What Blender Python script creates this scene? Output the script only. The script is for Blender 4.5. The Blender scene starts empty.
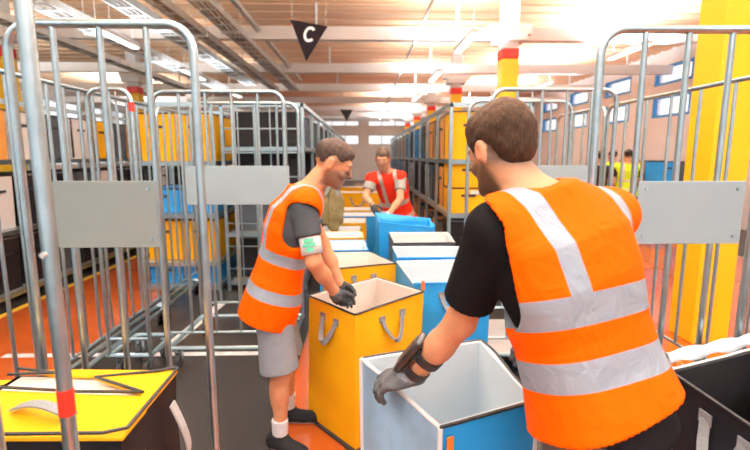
import bpy, math, random
import numpy as np
from mathutils import Vector, Matrix
random.seed(4)
C = bpy.context.scene.collection
sc = bpy.context.scene
PI = math.pi
ORG = {}

# ---------------------------------------------------------------- materials
def mat(name, col, rough=.5, metal=0., bump=0., bscale=30., var=0., vscale=4., coat=0., spec=.5,
        emit=0., alpha=1., stretch=None, trans=0., sheen=0.):
    m = bpy.data.materials.new(name); m.use_nodes = True
    nt = m.node_tree; b = nt.nodes['Principled BSDF']; L = nt.links
    c = (*col, 1)
    b.inputs['Base Color'].default_value = c
    b.inputs['Roughness'].default_value = rough
    b.inputs['Metallic'].default_value = metal
    b.inputs['Coat Weight'].default_value = coat
    b.inputs['Specular IOR Level'].default_value = spec
    b.inputs['Transmission Weight'].default_value = trans
    b.inputs['Sheen Weight'].default_value = sheen
    b.inputs['Alpha'].default_value = alpha
    if emit:
        b.inputs['Emission Color'].default_value = c; b.inputs['Emission Strength'].default_value = emit
    tc = nt.nodes.new('ShaderNodeTexCoord'); vec = tc.outputs['Object']
    if stretch:
        mp = nt.nodes.new('ShaderNodeMapping'); mp.inputs['Scale'].default_value = stretch
        L.new(vec, mp.inputs['Vector']); vec = mp.outputs['Vector']
    if var:
        n = nt.nodes.new('ShaderNodeTexNoise'); n.inputs['Scale'].default_value = vscale; n.inputs['Detail'].default_value = 5
        L.new(vec, n.inputs['Vector'])
        r = nt.nodes.new('ShaderNodeValToRGB')
        r.color_ramp.elements[0].position = .3; r.color_ramp.elements[1].position = .7
        r.color_ramp.elements[0].color = (*[max(0, x*(1-var)) for x in col], 1)
        r.color_ramp.elements[1].color = (*[min(1, x*(1+var)) for x in col], 1)
        L.new(n.outputs['Fac'], r.inputs['Fac']); L.new(r.outputs['Color'], b.inputs['Base Color'])
    if bump:
        n = nt.nodes.new('ShaderNodeTexNoise'); n.inputs['Scale'].default_value = bscale; n.inputs['Detail'].default_value = 4
        L.new(vec, n.inputs['Vector'])
        bp = nt.nodes.new('ShaderNodeBump'); bp.inputs['Strength'].default_value = bump; bp.inputs['Distance'].default_value = .01
        L.new(n.outputs['Fac'], bp.inputs['Height']); L.new(bp.outputs['Normal'], b.inputs['Normal'])
    return m

M = {}
M['steel'] = mat('galvanised_steel', (.43, .555, .61), .28, .92, var=.12, vscale=14, bump=.08, bscale=60)
M['plate'] = mat('brushed_plate', (.205, .24, .24), .5, .25, bump=.1, bscale=20, var=.05)
M['plate2'] = mat('pale_plate', (.32, .415, .46), .5, .2, bump=.1, bscale=20, var=.05)
M['caster'] = mat('caster_rubber', (.03, .03, .035), .6)
M['yellow'] = mat('yellow_fabric', (.94, .46, .002), .6, bump=.25, bscale=9, var=.06, vscale=5, spec=.3)
M['blue'] = mat('blue_fabric', (.012, .31, .78), .5, bump=.25, bscale=9, var=.08, vscale=5)
M['blue_pale'] = mat('sunlit_blue_plastic', (.30, .50, .70), .4, bump=.3, bscale=7, var=.2, vscale=6)  # pale bleached blue, with sunlight on that side put into the colour
M['black'] = mat('black_fabric', (.009, .008, .01), .6, bump=.3, bscale=10, var=.2, vscale=6, spec=.2)
M['orange_tote'] = mat('ochre_fabric', (.75, .32, .06), .55, bump=.2, bscale=9, var=.08)
M['grey_tote'] = mat('slate_fabric', (.05, .065, .085), .55, bump=.2, bscale=9, var=.15)
M['lining'] = mat('white_lining', (.84, .84, .83), .45, bump=.3, bscale=6, var=.03)
M['lining_warm'] = mat('cream_lining', (.86, .76, .68), .5, bump=.3, bscale=6, var=.04)
M['lining_blue'] = mat('pale_blue_lining', (.72, .82, .88), .4, bump=.3, bscale=6, var=.03)
M['webbing'] = mat('grey_webbing', (.2, .21, .22), .6, bump=.4, bscale=150)
M['webbing_pale'] = mat('pale_webbing', (.5, .52, .53), .55, bump=.4, bscale=150)
M['binding'] = mat('black_binding', (.01, .01, .012), .5, bump=.2, bscale=100)
M['tag_orange'] = mat('orange_tag', (.95, .2, .02), .5)
M['red'] = mat('red_paint', (.78, .03, .015), .45)
M['ypaint'] = mat('yellow_column_paint', (.92, .55, .005), .4, var=.04, vscale=2)
M['white'] = mat('white_paint', (.86, .86, .86), .5, var=.02)
M['white_label'] = mat('paper_label', (.85, .85, .85), .5)
M['ceil'] = mat('tan_roof_deck', (.97, .62, .40), .9, spec=.1, var=.08, vscale=1.2, bump=.2, bscale=3, stretch=(.4, 3, 1))
M['wall_pink'] = mat('pale_panel_wall', (.94, .89, .87), .8, var=.05, vscale=1.)
M['wall_white'] = mat('white_panel_wall', (.92, .91, .91), .8, var=.05, vscale=1.)
M['bframe'] = mat('blue_window_frame', (.02, .25, .65), .4)
M['glass'] = mat('window_glass', (.9, .95, 1), .05, alpha=.12)
M['tray'] = mat('cable_tray_steel', (.66, .68, .68), .4, .5, var=.1, vscale=5)
M['cable'] = mat('grey_cables', (.35, .33, .32), .6, bump=.5, bscale=40)
M['sign'] = mat('sign_black', (.010, .005, .007), .8, spec=.15)
M['lamp'] = mat('lamp_glow', (1, .98, .95), .4, emit=6)
M['lampbody'] = mat('lamp_housing', (.8, .8, .8), .4)
M['olive'] = mat('olive_canvas', (.15, .115, .045), .8, bump=.5, bscale=18, var=.3, vscale=12)
M['rubber'] = mat('black_plastic', (.015, .015, .017), .3, coat=.3)
M['screen'] = mat('dark_glass_screen', (.02, .02, .025), .35)
M['linepaint'] = mat('white_line_paint', (.72, .72, .72), .6, var=.3, vscale=9)
M['lineyellow'] = mat('yellow_line_paint', (.85, .5, .02), .5, var=.1, vscale=9)
M['floor'] = mat('grey_brown_epoxy', (.022, .018, .017), .33, var=.22, vscale=1.7, bump=.03, bscale=4, spec=.25)
M['fl_orange'] = mat('orange_floor_paint', (.50, .095, .014), .22, var=.12, vscale=2., bump=.03, bscale=4, coat=.4)

def attr_mat(name, rough=.6, bump=.2, bscale=40., sss=0., sheen=0., stretch=None, var=.0, vscale=20, spec=.12):
    """base colour from the point colour attribute 'tint' (kinds of cloth, skin, lips), plus fine weave"""
    m = bpy.data.materials.new(name); m.use_nodes = True
    nt = m.node_tree; b = nt.nodes['Principled BSDF']; L = nt.links
    a = nt.nodes.new('ShaderNodeAttribute'); a.attribute_name = 'tint'
    src = a.outputs['Color']
    tc = nt.nodes.new('ShaderNodeTexCoord'); vec = tc.outputs['Object']
    if stretch:
        mp = nt.nodes.new('ShaderNodeMapping'); mp.inputs['Scale'].default_value = stretch
        L.new(vec, mp.inputs['Vector']); vec = mp.outputs['Vector']
    if var:
        n = nt.nodes.new('ShaderNodeTexNoise'); n.inputs['Scale'].default_value = vscale; n.inputs['Detail'].default_value = 4
        L.new(vec, n.inputs['Vector'])
        mr = nt.nodes.new('ShaderNodeMapRange'); mr.inputs['To Min'].default_value = 1-var; mr.inputs['To Max'].default_value = 1+var
        mr.inputs['From Min'].default_value = .3; mr.inputs['From Max'].default_value = .7
        L.new(n.outputs['Fac'], mr.inputs['Value'])
        mx = nt.nodes.new('ShaderNodeVectorMath'); mx.operation = 'SCALE'
        L.new(src, mx.inputs[0]); L.new(mr.outputs[0], mx.inputs['Scale']); src = mx.outputs[0]
    L.new(src, b.inputs['Base Color'])
    b.inputs['Roughness'].default_value = rough
    b.inputs['Subsurface Weight'].default_value = sss
    b.inputs['Subsurface Radius'].default_value = (.02, .008, .004)
    b.inputs['Subsurface Scale'].default_value = .5
    b.inputs['Sheen Weight'].default_value = sheen; b.inputs['Specular IOR Level'].default_value = spec
    if bump:
        n = nt.nodes.new('ShaderNodeTexNoise'); n.inputs['Scale'].default_value = bscale; n.inputs['Detail'].default_value = 4
        L.new(vec, n.inputs['Vector'])
        bp = nt.nodes.new('ShaderNodeBump'); bp.inputs['Strength'].default_value = bump; bp.inputs['Distance'].default_value = .006
        L.new(n.outputs['Fac'], bp.inputs['Height']); L.new(bp.outputs['Normal'], b.inputs['Normal'])
    return m

def vest_mat(name, base, stripes_z, stripe_x, xw, silver=(.30, .345, .41), zlo=.0, xoff=0.):
    """hi-vis cloth: two reflective hoops and two braces, laid out in the vest's own cut (attribute 'cut')"""
    m = bpy.data.materials.new(name); m.use_nodes = True
    nt = m.node_tree; b = nt.nodes['Principled BSDF']; L = nt.links
    a = nt.nodes.new('ShaderNodeAttribute'); a.attribute_name = 'cut'
    sx = nt.nodes.new('ShaderNodeSeparateXYZ'); L.new(a.outputs['Vector'], sx.inputs[0])
    def op(o, x, y=None):
        n = nt.nodes.new('ShaderNodeMath'); n.operation = o
        for i, v in enumerate((x, y)):
            if v is None: continue
            if isinstance(v, (int, float)): n.inputs[i].default_value = v
            else: L.new(v, n.inputs[i])
        return n.outputs[0]
    X, Z = sx.outputs['X'], sx.outputs['Z']
    acc = None
    for z0, w in stripes_z:
        s = op('LESS_THAN', op('ABSOLUTE', op('SUBTRACT', Z, z0)), w/2)
        acc = s if acc is None else op('MAXIMUM', acc, s)
    ax = op('ABSOLUTE', op('SUBTRACT', op('ABSOLUTE', op('SUBTRACT', X, xoff)), stripe_x))
    br = op('MULTIPLY', op('LESS_THAN', ax, xw/2), op('GREATER_THAN', Z, zlo))
    acc = op('MAXIMUM', acc, br)
    # reflective tape
    mix = nt.nodes.new('ShaderNodeMix'); mix.data_type = 'RGBA'
    L.new(acc, mix.inputs[0]); mix.inputs[6].default_value = (*base, 1); mix.inputs[7].default_value = (*silver, 1)
    L.new(mix.outputs[2], b.inputs['Base Color'])
    b.inputs['Roughness'].default_value = .6
    L.new(op('MULTIPLY', acc, .25), b.inputs['Metallic'])
    b.inputs['Specular IOR Level'].default_value = .06
    n = nt.nodes.new('ShaderNodeTexNoise'); n.inputs['Scale'].default_value = 9; n.inputs['Detail'].default_value = 3; n.inputs['Distortion'].default_value = 1.2
    L.new(a.outputs['Vector'], n.inputs['Vector'])
    bp = nt.nodes.new('ShaderNodeBump'); bp.inputs['Strength'].default_value = .6; bp.inputs['Distance'].default_value = .02
    L.new(n.outputs['Fac'], bp.inputs['Height']); L.new(bp.outputs['Normal'], b.inputs['Normal'])
    return m

# ---------------------------------------------------------------- mesh builder
class MB:
    def __init__(s): s.v = []; s.f = []
    def add(s, vs, fs):
        b = len(s.v); s.v += [tuple(p) for p in vs]; s.f += [tuple(b+i for i in f) for f in fs]; return s
    def box(s, lo, hi, mtx=None):
        vs = [Vector((x, y, z)) for z in (lo[2], hi[2]) for y in (lo[1], hi[1]) for x in (lo[0], hi[0])]
        if mtx: vs = [mtx @ p for p in vs]
        return s.add(vs, [(0, 2, 3, 1), (4, 5, 7, 6), (0, 1, 5, 4), (2, 6, 7, 3), (0, 4, 6, 2), (1, 3, 7, 5)])
    def tube(s, pts, r, seg=10, closed=False, flat=None):
        """round tube along pts, or a flat strap: flat = (width direction, half width, half thickness)"""
        P = [Vector(p) for p in pts]; n = len(P); rings = []; nrm = None
        for i, p in enumerate(P):
            t = (P[(i+1) % n]-P[i-1]) if closed else (P[min(i+1, n-1)]-P[max(i-1, 0)])
            t = t.normalized() if t.length > 1e-9 else Vector((0, 0, 1))
            if flat:
                w = Vector(flat[0]).normalized(); u = t.cross(w).normalized(); w = u.cross(t).normalized()
                rings.append([p+w*a*flat[1]+u*c*flat[2] for a, c in ((1, 1), (-1, 1), (-1, -1), (1, -1))])
            else:
                if nrm is None:
                    nrm = Vector((0, 0, 1)) if abs(t.z) < .9 else Vector((1, 0, 0))
                nrm = (nrm-t*nrm.dot(t)).normalized(); bi = t.cross(nrm)
                rr = r[i] if isinstance(r, (list, tuple)) else r
                rings.append([p+(nrm*math.cos(2*PI*k/seg)+bi*math.sin(2*PI*k/seg))*rr for k in range(seg)])
        k = len(rings[0]); vs = [q for R in rings for q in R]; fs = []
        for i in range(n if closed else n-1):
            j = (i+1) % n
            for a in range(k):
                b = (a+1) % k; fs.append((i*k+a, i*k+b, j*k+b, j*k+a))
        if not closed:
            fs.append(tuple(range(k))[::-1]); fs.append(tuple((n-1)*k+a for a in range(k)))
        return s.add(vs, fs)
    def prism(s, poly, d):
        """extrude polygon (list of 3D points) by vector d"""
        n = len(poly); d = Vector(d)
        vs = [Vector(p) for p in poly]+[Vector(p)+d for p in poly]
        fs = [tuple(range(n))[::-1], tuple(range(n, 2*n))]+[(i, (i+1) % n, n+(i+1) % n, n+i) for i in range(n)]
        return s.add(vs, fs)
    def grid(s, f, nu, nv):
        vs = [f(u/nu, v/nv) for v in range(nv+1) for u in range(nu+1)]
        fs = [(v*(nu+1)+u, v*(nu+1)+u+1, (v+1)*(nu+1)+u+1, (v+1)*(nu+1)+u) for v in range(nv) for u in range(nu)]
        return s.add(vs, fs)

def link(name, me, m, parent=None):
    o = bpy.data.objects.new(name, me); C.objects.link(o)
    if parent is not None: o.parent = parent
    ms = m if isinstance(m, (list, tuple)) else [m]
    for x in ms: me.materials.append(M[x] if isinstance(x, str) else x)
    return o

def obj(name, mb, m, parent=None, base=None, smooth=True, bevel=0, solid=0):
    """one mesh object; vertices are given in place-coordinates, base is where its origin stands"""
    org = ORG.get(parent, Vector((0, 0, 0))) if parent is not None else Vector(base or (0, 0, 0))
    me = bpy.data.meshes.new(name)
    me.from_pydata([tuple(Vector(p)-org) for p in mb.v], [], mb.f); me.update()
    if smooth:
        me.shade_smooth() if hasattr(me, 'shade_smooth') else None
        me.set_sharp_from_angle(angle=math.radians(38))
    o = link(name, me, m, parent)
    if parent is None: o.location = org
    ORG[o] = org
    if bevel:
        bv = o.modifiers.new('b', 'BEVEL'); bv.width = bevel; bv.segments = 2; bv.limit_method = 'ANGLE'
    if solid:
        sd = o.modifiers.new('s', 'SOLIDIFY'); sd.thickness = solid; sd.offset = -1
    return o

def thing(name, label, cat, base=(0, 0, 0), group=None):
    o = bpy.data.objects.new(name, None); C.objects.link(o); o.location = base; o.empty_display_size = .1
    o['label'] = label; o['category'] = cat
    if group: o['group'] = group
    ORG[o] = Vector(base); return o
def tag(o, label, cat, group=None):
    o['label'] = label; o['category'] = cat
    if group: o['group'] = group
    return o
def struct(name, mb, m, base=None, **k):
    o = obj(name, mb, m, None, base, **k); o['kind'] = 'structure'; return o
CH = {}
def dup(root, loc, rot=0, label=None, scale=None, mats=None):
    """copy of a thing with copies of its parts and sub-parts"""
    kids = CH.setdefault(root, [c for c in bpy.data.objects if c.parent == root])
    r = root.copy(); C.objects.link(r); r.location = loc; r.rotation_euler = (0, 0, rot)
    if scale: r.scale = scale
    if label: r['label'] = label
    for k in kids:
        c = k.copy(); C.objects.link(c); c.parent = r
        if k not in CH: CH[k] = [x for x in bpy.data.objects if x.parent == k]
        for g in CH[k]:
            d = g.copy(); C.objects.link(d); d.parent = c
    return r

# ================================================================ THE HALL
XR, XL, YF, YB, ZC = 8.5, -13., 31., -6., 4.55
b = MB().box((XL-.3, YB, -.12), (XR+.3, YF+.3, 0)); struct('floor', b, 'floor')
b = MB()
for i in range(75):                      # trapezoidal roof deck, ribs running across the hall
    y = YB+i*.5
    b.box((XL, y, ZC), (XR, y+.36, ZC+.1)); b.box((XL, y+.36, ZC+.05), (XR, y+.5, ZC+.1))
struct('ceiling', b, 'ceil', smooth=False)
def mark(n, x0, x1, y0, y1, m, h=.002):
    struct(n, MB().box((x0, y0, -.01), (x1, y1, h)), m, smooth=False)
mark('floor_marking', -3.72, -2.4, 1.0, 28, 'fl_orange')
mark('floor_marking', -.53, .95, -1.5, 28, 'fl_orange')
mark('floor_marking', 2.45, 6.2, -1.5, 28, 'fl_orange')
mark('floor_marking', -3.8, -3.72, 1.0, 28, 'lineyellow', .003)
mark('floor_marking', -3.0, -.54, 3.66, 3.73, 'linepaint', .003)
o = struct('floor_marking', MB().prism([(-1.76, 3.86, 0), (-1.66, 3.84, 0), (-1.55, 5.1, 0), (-1.65, 5.12, 0)], (0, 0, .003)), 'linepaint', smooth=False)
# walls with bands of windows
def wall_with_windows(name, axis, pos, a0, a1, z1, rows, wins, m, t=.25):
    """wall in the plane axis=pos from a0..a1; rows = [(z0,z1)], wins = [(c,halfwidth)]"""
    b = MB(); zs = [0]+[z for r in rows for z in r]+[z1]
    def bx(u0, u1, za, zb):
        if axis == 'x': b.box((pos, u0, za), (pos+t, u1, zb))
        else: b.box((u0, pos, za), (u1, pos+abs(t), zb))
    for i in range(len(zs)-1):
        if i % 2 == 0: bx(a0, a1, zs[i], zs[i+1])
        else:
            c = a0
            for w, h in wins: bx(c, w-h, zs[i], zs[i+1]); c = w+h
            bx(c, a1, zs[i], zs[i+1])
    return struct(name, b, m, smooth=False)
WN = [0]
def window(axis, pos, c, h, z0, z1, fm='bframe', fr=.07, mull=0):
    WN[0] += 1
    b = MB()
    def bx(bb, u0, u1, za, zb, d=.06):
        if axis == 'x': bb.box((pos-d, u0, za), (pos+d, u1, zb))
        else: bb.box((u0, pos-d, za), (u1, pos+d, zb))
    bx(b, c-h, c+h, z0, z0+fr); bx(b, c-h, c+h, z1-fr, z1); bx(b, c-h, c-h+fr, z0+fr, z1-fr); bx(b, c+h-fr, c+h, z0+fr, z1-fr)
    for k in range(mull):
        u = c-h+(k+1)*2*h/(mull+1); bx(b, u-.03, u+.03, z0+fr, z1-fr)
    e = bpy.data.objects.new('window_%d' % WN[0], None); C.objects.link(e); e['kind'] = 'structure'; ORG[e] = Vector((0, 0, 0))
    obj('window_frame', b, fm, e, smooth=False)
    g = MB(); bx(g, c-h+fr, c+h-fr, z0+fr, z1-fr, .008); obj('window_pane', g, 'glass', e, smooth=False)
wr = [(y, .8) for y in (7.4, 10.1, 12.9, 15.7, 18.5, 21.3, 24.1, 26.9)]
rowsR = [(2.72, 3.32), (3.62, 4.15)]
wall_with_windows('wall_right', 'x', XR, YB, YF, ZC, rowsR, wr, 'wall_pink')
for c, h in wr:
    for z0, z1 in rowsR: window('x', XR+.06, c, h, z0, z1)
wf = [(-10.5, 1.8), (-6.3, 1.8), (-2.1, 1.8), (2.1, 1.8), (6.2, 1.7)]
rowsF = [(2.35, 3.0), (3.55, 4.2)]
wall_with_windows('wall_back', 'y', YF, XL, XR+.25, ZC, rowsF, wf, 'wall_white')
for c, h in wf:
    for z0, z1 in rowsF: window('y', YF+.1, c, h, z0, z1, 'white', .06, 3)
wl = [(y, 1.6) for y in (-3.5, 0.5, 4.5, 8.5, 12.5, 16.5, 20.5, 24.5, 28.5)]
wall_with_windows('wall_left', 'x', XL-.25, YB, YF, ZC, [(1.2, 4.0)], wl, 'wall_white')
for c, h in wl: window('x', XL-.12, c, h, 1.2, 4.0, 'white', .08, 2)
wall_with_windows('wall_front', 'y', YB-.3, XL, XR+.25, ZC, [(.02, 3.6)], [(-9.5, 2.2), (-3.6, 2.2), (4.2, 2.2)], 'wall_white', .3)
M['roof_fill'] = mat('added_roof_panel', (.9, .96, 1), .3, emit=2.5)  # glowing roof panel added as an unseen cool light source
for sx in (-4.6, 0, 4.6):  # panels and area lights added out of view to light the foreground from above
    for sy in (-3.6, .2, 4.2):
        WN[0] += 1
        e = bpy.data.objects.new('window_%d' % WN[0], None); C.objects.link(e); e['kind'] = 'structure'; ORG[e] = Vector((0, 0, 0))  # numbered among the windows, but an added light panel
        obj('added_roof_panel', MB().box((sx-.9, sy-1.2, ZC-.03), (sx+.9, sy+1.2, ZC-.01)), 'roof_fill', e, smooth=False)
        l = bpy.data.lights.new('roof_fill_light', 'AREA'); l.shape = 'RECTANGLE'; l.size = 1.8; l.size_y = 2.4; l.energy = 26; l.color = (.80, .92, 1)
        lo = bpy.data.objects.new('roof_fill_light', l); C.objects.link(lo); lo.location = (sx, sy, ZC-.05)
# columns in two rows: white above, yellow to 3.5 m, red band
def column(x, y, s=.15, node=True, cap=True):
    e = bpy.data.objects.new('column', None); C.objects.link(e); e['kind'] = 'structure'; e.location = (x, y, 0); ORG[e] = Vector((x, y, 0))
    obj('column_shaft', MB().box((x-s, y-s, 3.6), (x+s, y+s, ZC)), 'white', e, smooth=False, bevel=.015)
    obj('painted_guard', MB().box((x-s-.012, y-s-.012, 0), (x+s+.012, y+s+.012, 3.42)), 'ypaint', e, smooth=False, bevel=.015)
    obj('red_band', MB().box((x-s-.014, y-s-.014, 3.42), (x+s+.014, y+s+.014, 3.6)), 'red', e, smooth=False, bevel=.015)
    if cap: obj('column_bracket', MB().box((x-s-.12, y-s-.12, 3.72), (x+s+.12, y+s+.12, 3.86)).box((x-s-.25, y-.1, 3.86), (x+s+.25, y+.1, 4.05)), 'white', e, smooth=False, bevel=.01)
for k in range(6): column(3.05 if k == 0 else 2.72, 3.95+5*k, cap=k > 0)
for k in range(6): column(-6.62, 3.95+5*k)
for k in range(-1, 7):
    y = 9.4+3.6*k
    b = MB().box((XL, y-.09, 3.86), (XR, y+.09, 4.10))
    for q in range(8): b.box((XL+1.2+2.72*q, y-.02, 4.10), (XL+1.24+2.72*q, y+.02, ZC))
    struct('beam', b, 'white', smooth=False)
# ---- cable trays along the hall
def tray(x, y0, y1, z, w, label, cables=3):
    t = thing('cable_tray', label, 'cable tray', (x, y0, z), 'cable trays under the ceiling')
    for sx in (-1, 1):
        obj('side_rail', MB().box((x+sx*w/2-.012, y0, z), (x+sx*w/2+.012, y1, z+.11)), 'tray', t, smooth=False)
    y = y0; r0 = None
    while y < y1:
        if r0 is None: r0 = obj('rung', MB().box((x-w/2, y, z+.01), (x+w/2, y+.04, z+.03)), 'tray', t, smooth=False)
        else: q = r0.copy(); C.objects.link(q); q.parent = t; q.location = (0, y-y0, 0)
        y += .4
    b = MB()
    for k in range(cables):
        cx = x-w/2+.06+(w-.12)*k/max(1, cables-1)
        b.tube([(cx+.012*math.sin(3*q), y0+(y1-y0)*q/12, z+.05) for q in range(13)], .022, 6)
    obj('cable_bundle', b, 'cable', t)
    y = y0+.8
    while y < y1:
        b = MB()
        for sx in (-1, 1): b.tube([(x+sx*(w/2+.02), y, z-.02), (x+sx*(w/2+.02), y, ZC)], .008, 6)
        b.box((x-w/2-.04, y-.02, z-.03), (x+w/2+.04, y+.02, z)); y += 2.4
        obj('hanger', b, 'tray', t)
tray(-2.3, .5, 16.0, 3.78, .28, 'steel cable tray nearest the black sign, ending at the right')
tray(-2.85, .5, 15.5, 3.72, .2, 'narrow steel cable tray, second from the black sign')
tray(-3.5, .5, 15., 3.8, .3, 'steel cable tray, third from the black sign')
tray(-4.6, .5, 17., 3.75, .4, 'widest steel cable tray, second from the left edge of the ceiling view')
tray(-5.6, .5, 17., 3.7, .25, 'steel cable tray farthest left under the ceiling')
# round ducts
def duct(x, y0, y1, z, r, label):
    o = obj('ventilation_pipe', MB().tube([(x, y0+(y1-y0)*q/20, z) for q in range(21)], r, 14), 'tray', base=(x, y0, z)); tag(o, label, 'pipe')
duct(-2.0, .5, 15.2, 4.02, .055, 'thin round steel pipe beside the cable tray nearest the sign')
duct(-3.15, .5, 15.2, 4.0, .07, 'round steel pipe between the cable trays')
o = obj('ventilation_pipe', MB().tube([(.95, 3+q*1.2, 3.75) for q in range(21)], .022, 10), 'white', base=(.95, 3, 3.75)); tag(o, 'thin white pipe running right of the middle of the hall', 'pipe')
# ---- suspended strip lights, most of them added to brighten hall and ceiling
def lamp(x, y, z, label, ly=1.4, power=60, up=30):
    t = thing('strip_light', label, 'lamp', (x, y, z), 'strip lights hanging under the roof')
    obj('housing', MB().box((x-.07, y-ly/2, z), (x+.07, y+ly/2, z+.07)), 'lampbody', t, smooth=False, bevel=.01)
    obj('diffuser', MB().box((x-.055, y-ly/2+.02, z-.025), (x+.055, y+ly/2-.02, z)), 'lamp', t, smooth=False)
    for s in (-1, 1): obj('hanger', MB().tube([(x, y+s*ly*.4, z+.07), (x, y+s*ly*.4, ZC)], .006, 6), 'tray', t)
    for nm, pw, rx, dz in (('lamp_light', power, 0, -.06), ('ceiling_fill', up, PI, .12)):  # the upward light is added to brighten the ceiling
        if not pw: continue
        l = bpy.data.lights.new(nm, 'AREA'); l.shape = 'RECTANGLE'; l.size = .5 if rx == 0 else 1.6; l.size_y = ly*1.2; l.energy = pw; l.color = (.84, .94, 1)
        lo = bpy.data.objects.new(nm, l); C.objects.link(lo); lo.location = (x, y, z+dz); lo.rotation_euler = (rx, 0, 0)
LP = [(x, y) for y in (-3.5, -.5, 2.5, 5.5) for x in (-5.2, -1.4, 1.2, 4.4)]
for i, (x, y) in enumerate(LP): lamp(x, y, 3.9, 'added unseen strip light above and behind the camera', power=6, up=430)  # unseen lamps added to light the foreground and ceiling
for i, (x, y) in enumerate([(-4.05, 8.), (-4.05, 11.5), (-4.05, 15.), (5.3, 9.5), (5.3, 14.), (5.3, 19.), (1.6, 22.), (1.6, 27.), (-9, 10), (-9, 18), (1.75, 8.2), (1.75, 11.6), (1.75, 15.8)]):  # all but those among the trays are added to brighten the hall
    lamp(x, y, 3.55 if x < 5 else 3.7, ['short strip light nearest among the left cable trays', 'middle strip light among the left cable trays', 'farthest strip light among the left cable trays', 'nearest added strip light near the right wall', 'second added strip light near the right wall', 'farthest added strip light near the right wall', 'added strip light far down the middle of the hall', 'farthest added strip light in the middle of the hall', 'added strip light near the left wall', 'far added strip light by the left wall', 'nearest added strip light beside the row of columns', 'second added strip light beside the row of columns', 'third added strip light beside the row of columns'][i], power=30, up=60 if i < 3 else (150 if i > 9 else 520))

# ---- hanging triangular signs
def glyph_C(cx, y, cz, r, th, wid, tilt=0):
    b = MB(); pts = []
    outer = [(math.cos(a)*r*.8, math.sin(a)*r) for a in [math.radians(42+k*(276/24)) for k in range(25)]]
    inner = [(math.cos(a)*(r*.8-wid), math.sin(a)*(r-wid)) for a in [math.radians(42+k*(276/24)) for k in range(25)]]
    vs = []
    for yy in (y, y-th):
        for p in outer+inner:
            x, z = p; x += .12*z
            xr = x*math.cos(tilt)-z*math.sin(tilt); zr = x*math.sin(tilt)+z*math.cos(tilt)
            vs.append((cx+xr, yy, cz+zr))
    n = 25; N = 50; fs = []
    for i in range(24):
        fs += [(N+i, N+i+1, N+n+i+1, N+n+i), (i, i+1, N+i+1, N+i), (n+i, n+i+1, N+n+i+1, N+n+i)]
    return b.add(vs, fs)
t = thing('hanging_sign', 'black triangular sign with white letter C hanging from the ceiling', 'sign', (-.72, 6.3, 3.1))
obj('sign_panel', MB().prism([(-.94, 6.3, 3.385), (-.46, 6.3, 3.31), (-.75, 6.3, 2.87)], (0, .012, 0)), 'sign', t, smooth=False)
obj('letter_C', glyph_C(-.695, 6.299, 3.205, .098, .003, .034, -.1), 'white_label', t, smooth=False)
obj('hanging_wire', MB().tube([(-.92, 6.306, 3.38), (-.92, 6.306, ZC)], .0025, 5), 'tray', t)
obj('hanging_wire', MB().tube([(-.48, 6.306, 3.31), (-.48, 6.306, ZC)], .0025, 5), 'tray', t)
t = thing('hanging_sign', 'small dark triangular sign hanging far down the hall', 'sign', (-.72, 20, 3.2))
obj('sign_panel', MB().prism([(-1.0, 20, 3.58), (-.45, 20, 3.56), (-.72, 20, 3.08)], (0, .02, 0)), 'grey_tote', t, smooth=False)
obj('hanging_wire', MB().tube([(-.98, 20.01, 3.57), (-.98, 20.01, ZC)], .006, 5).tube([(-.47, 20.01, 3.56), (-.47, 20.01, ZC)], .006, 5), 'tray', t)

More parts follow.
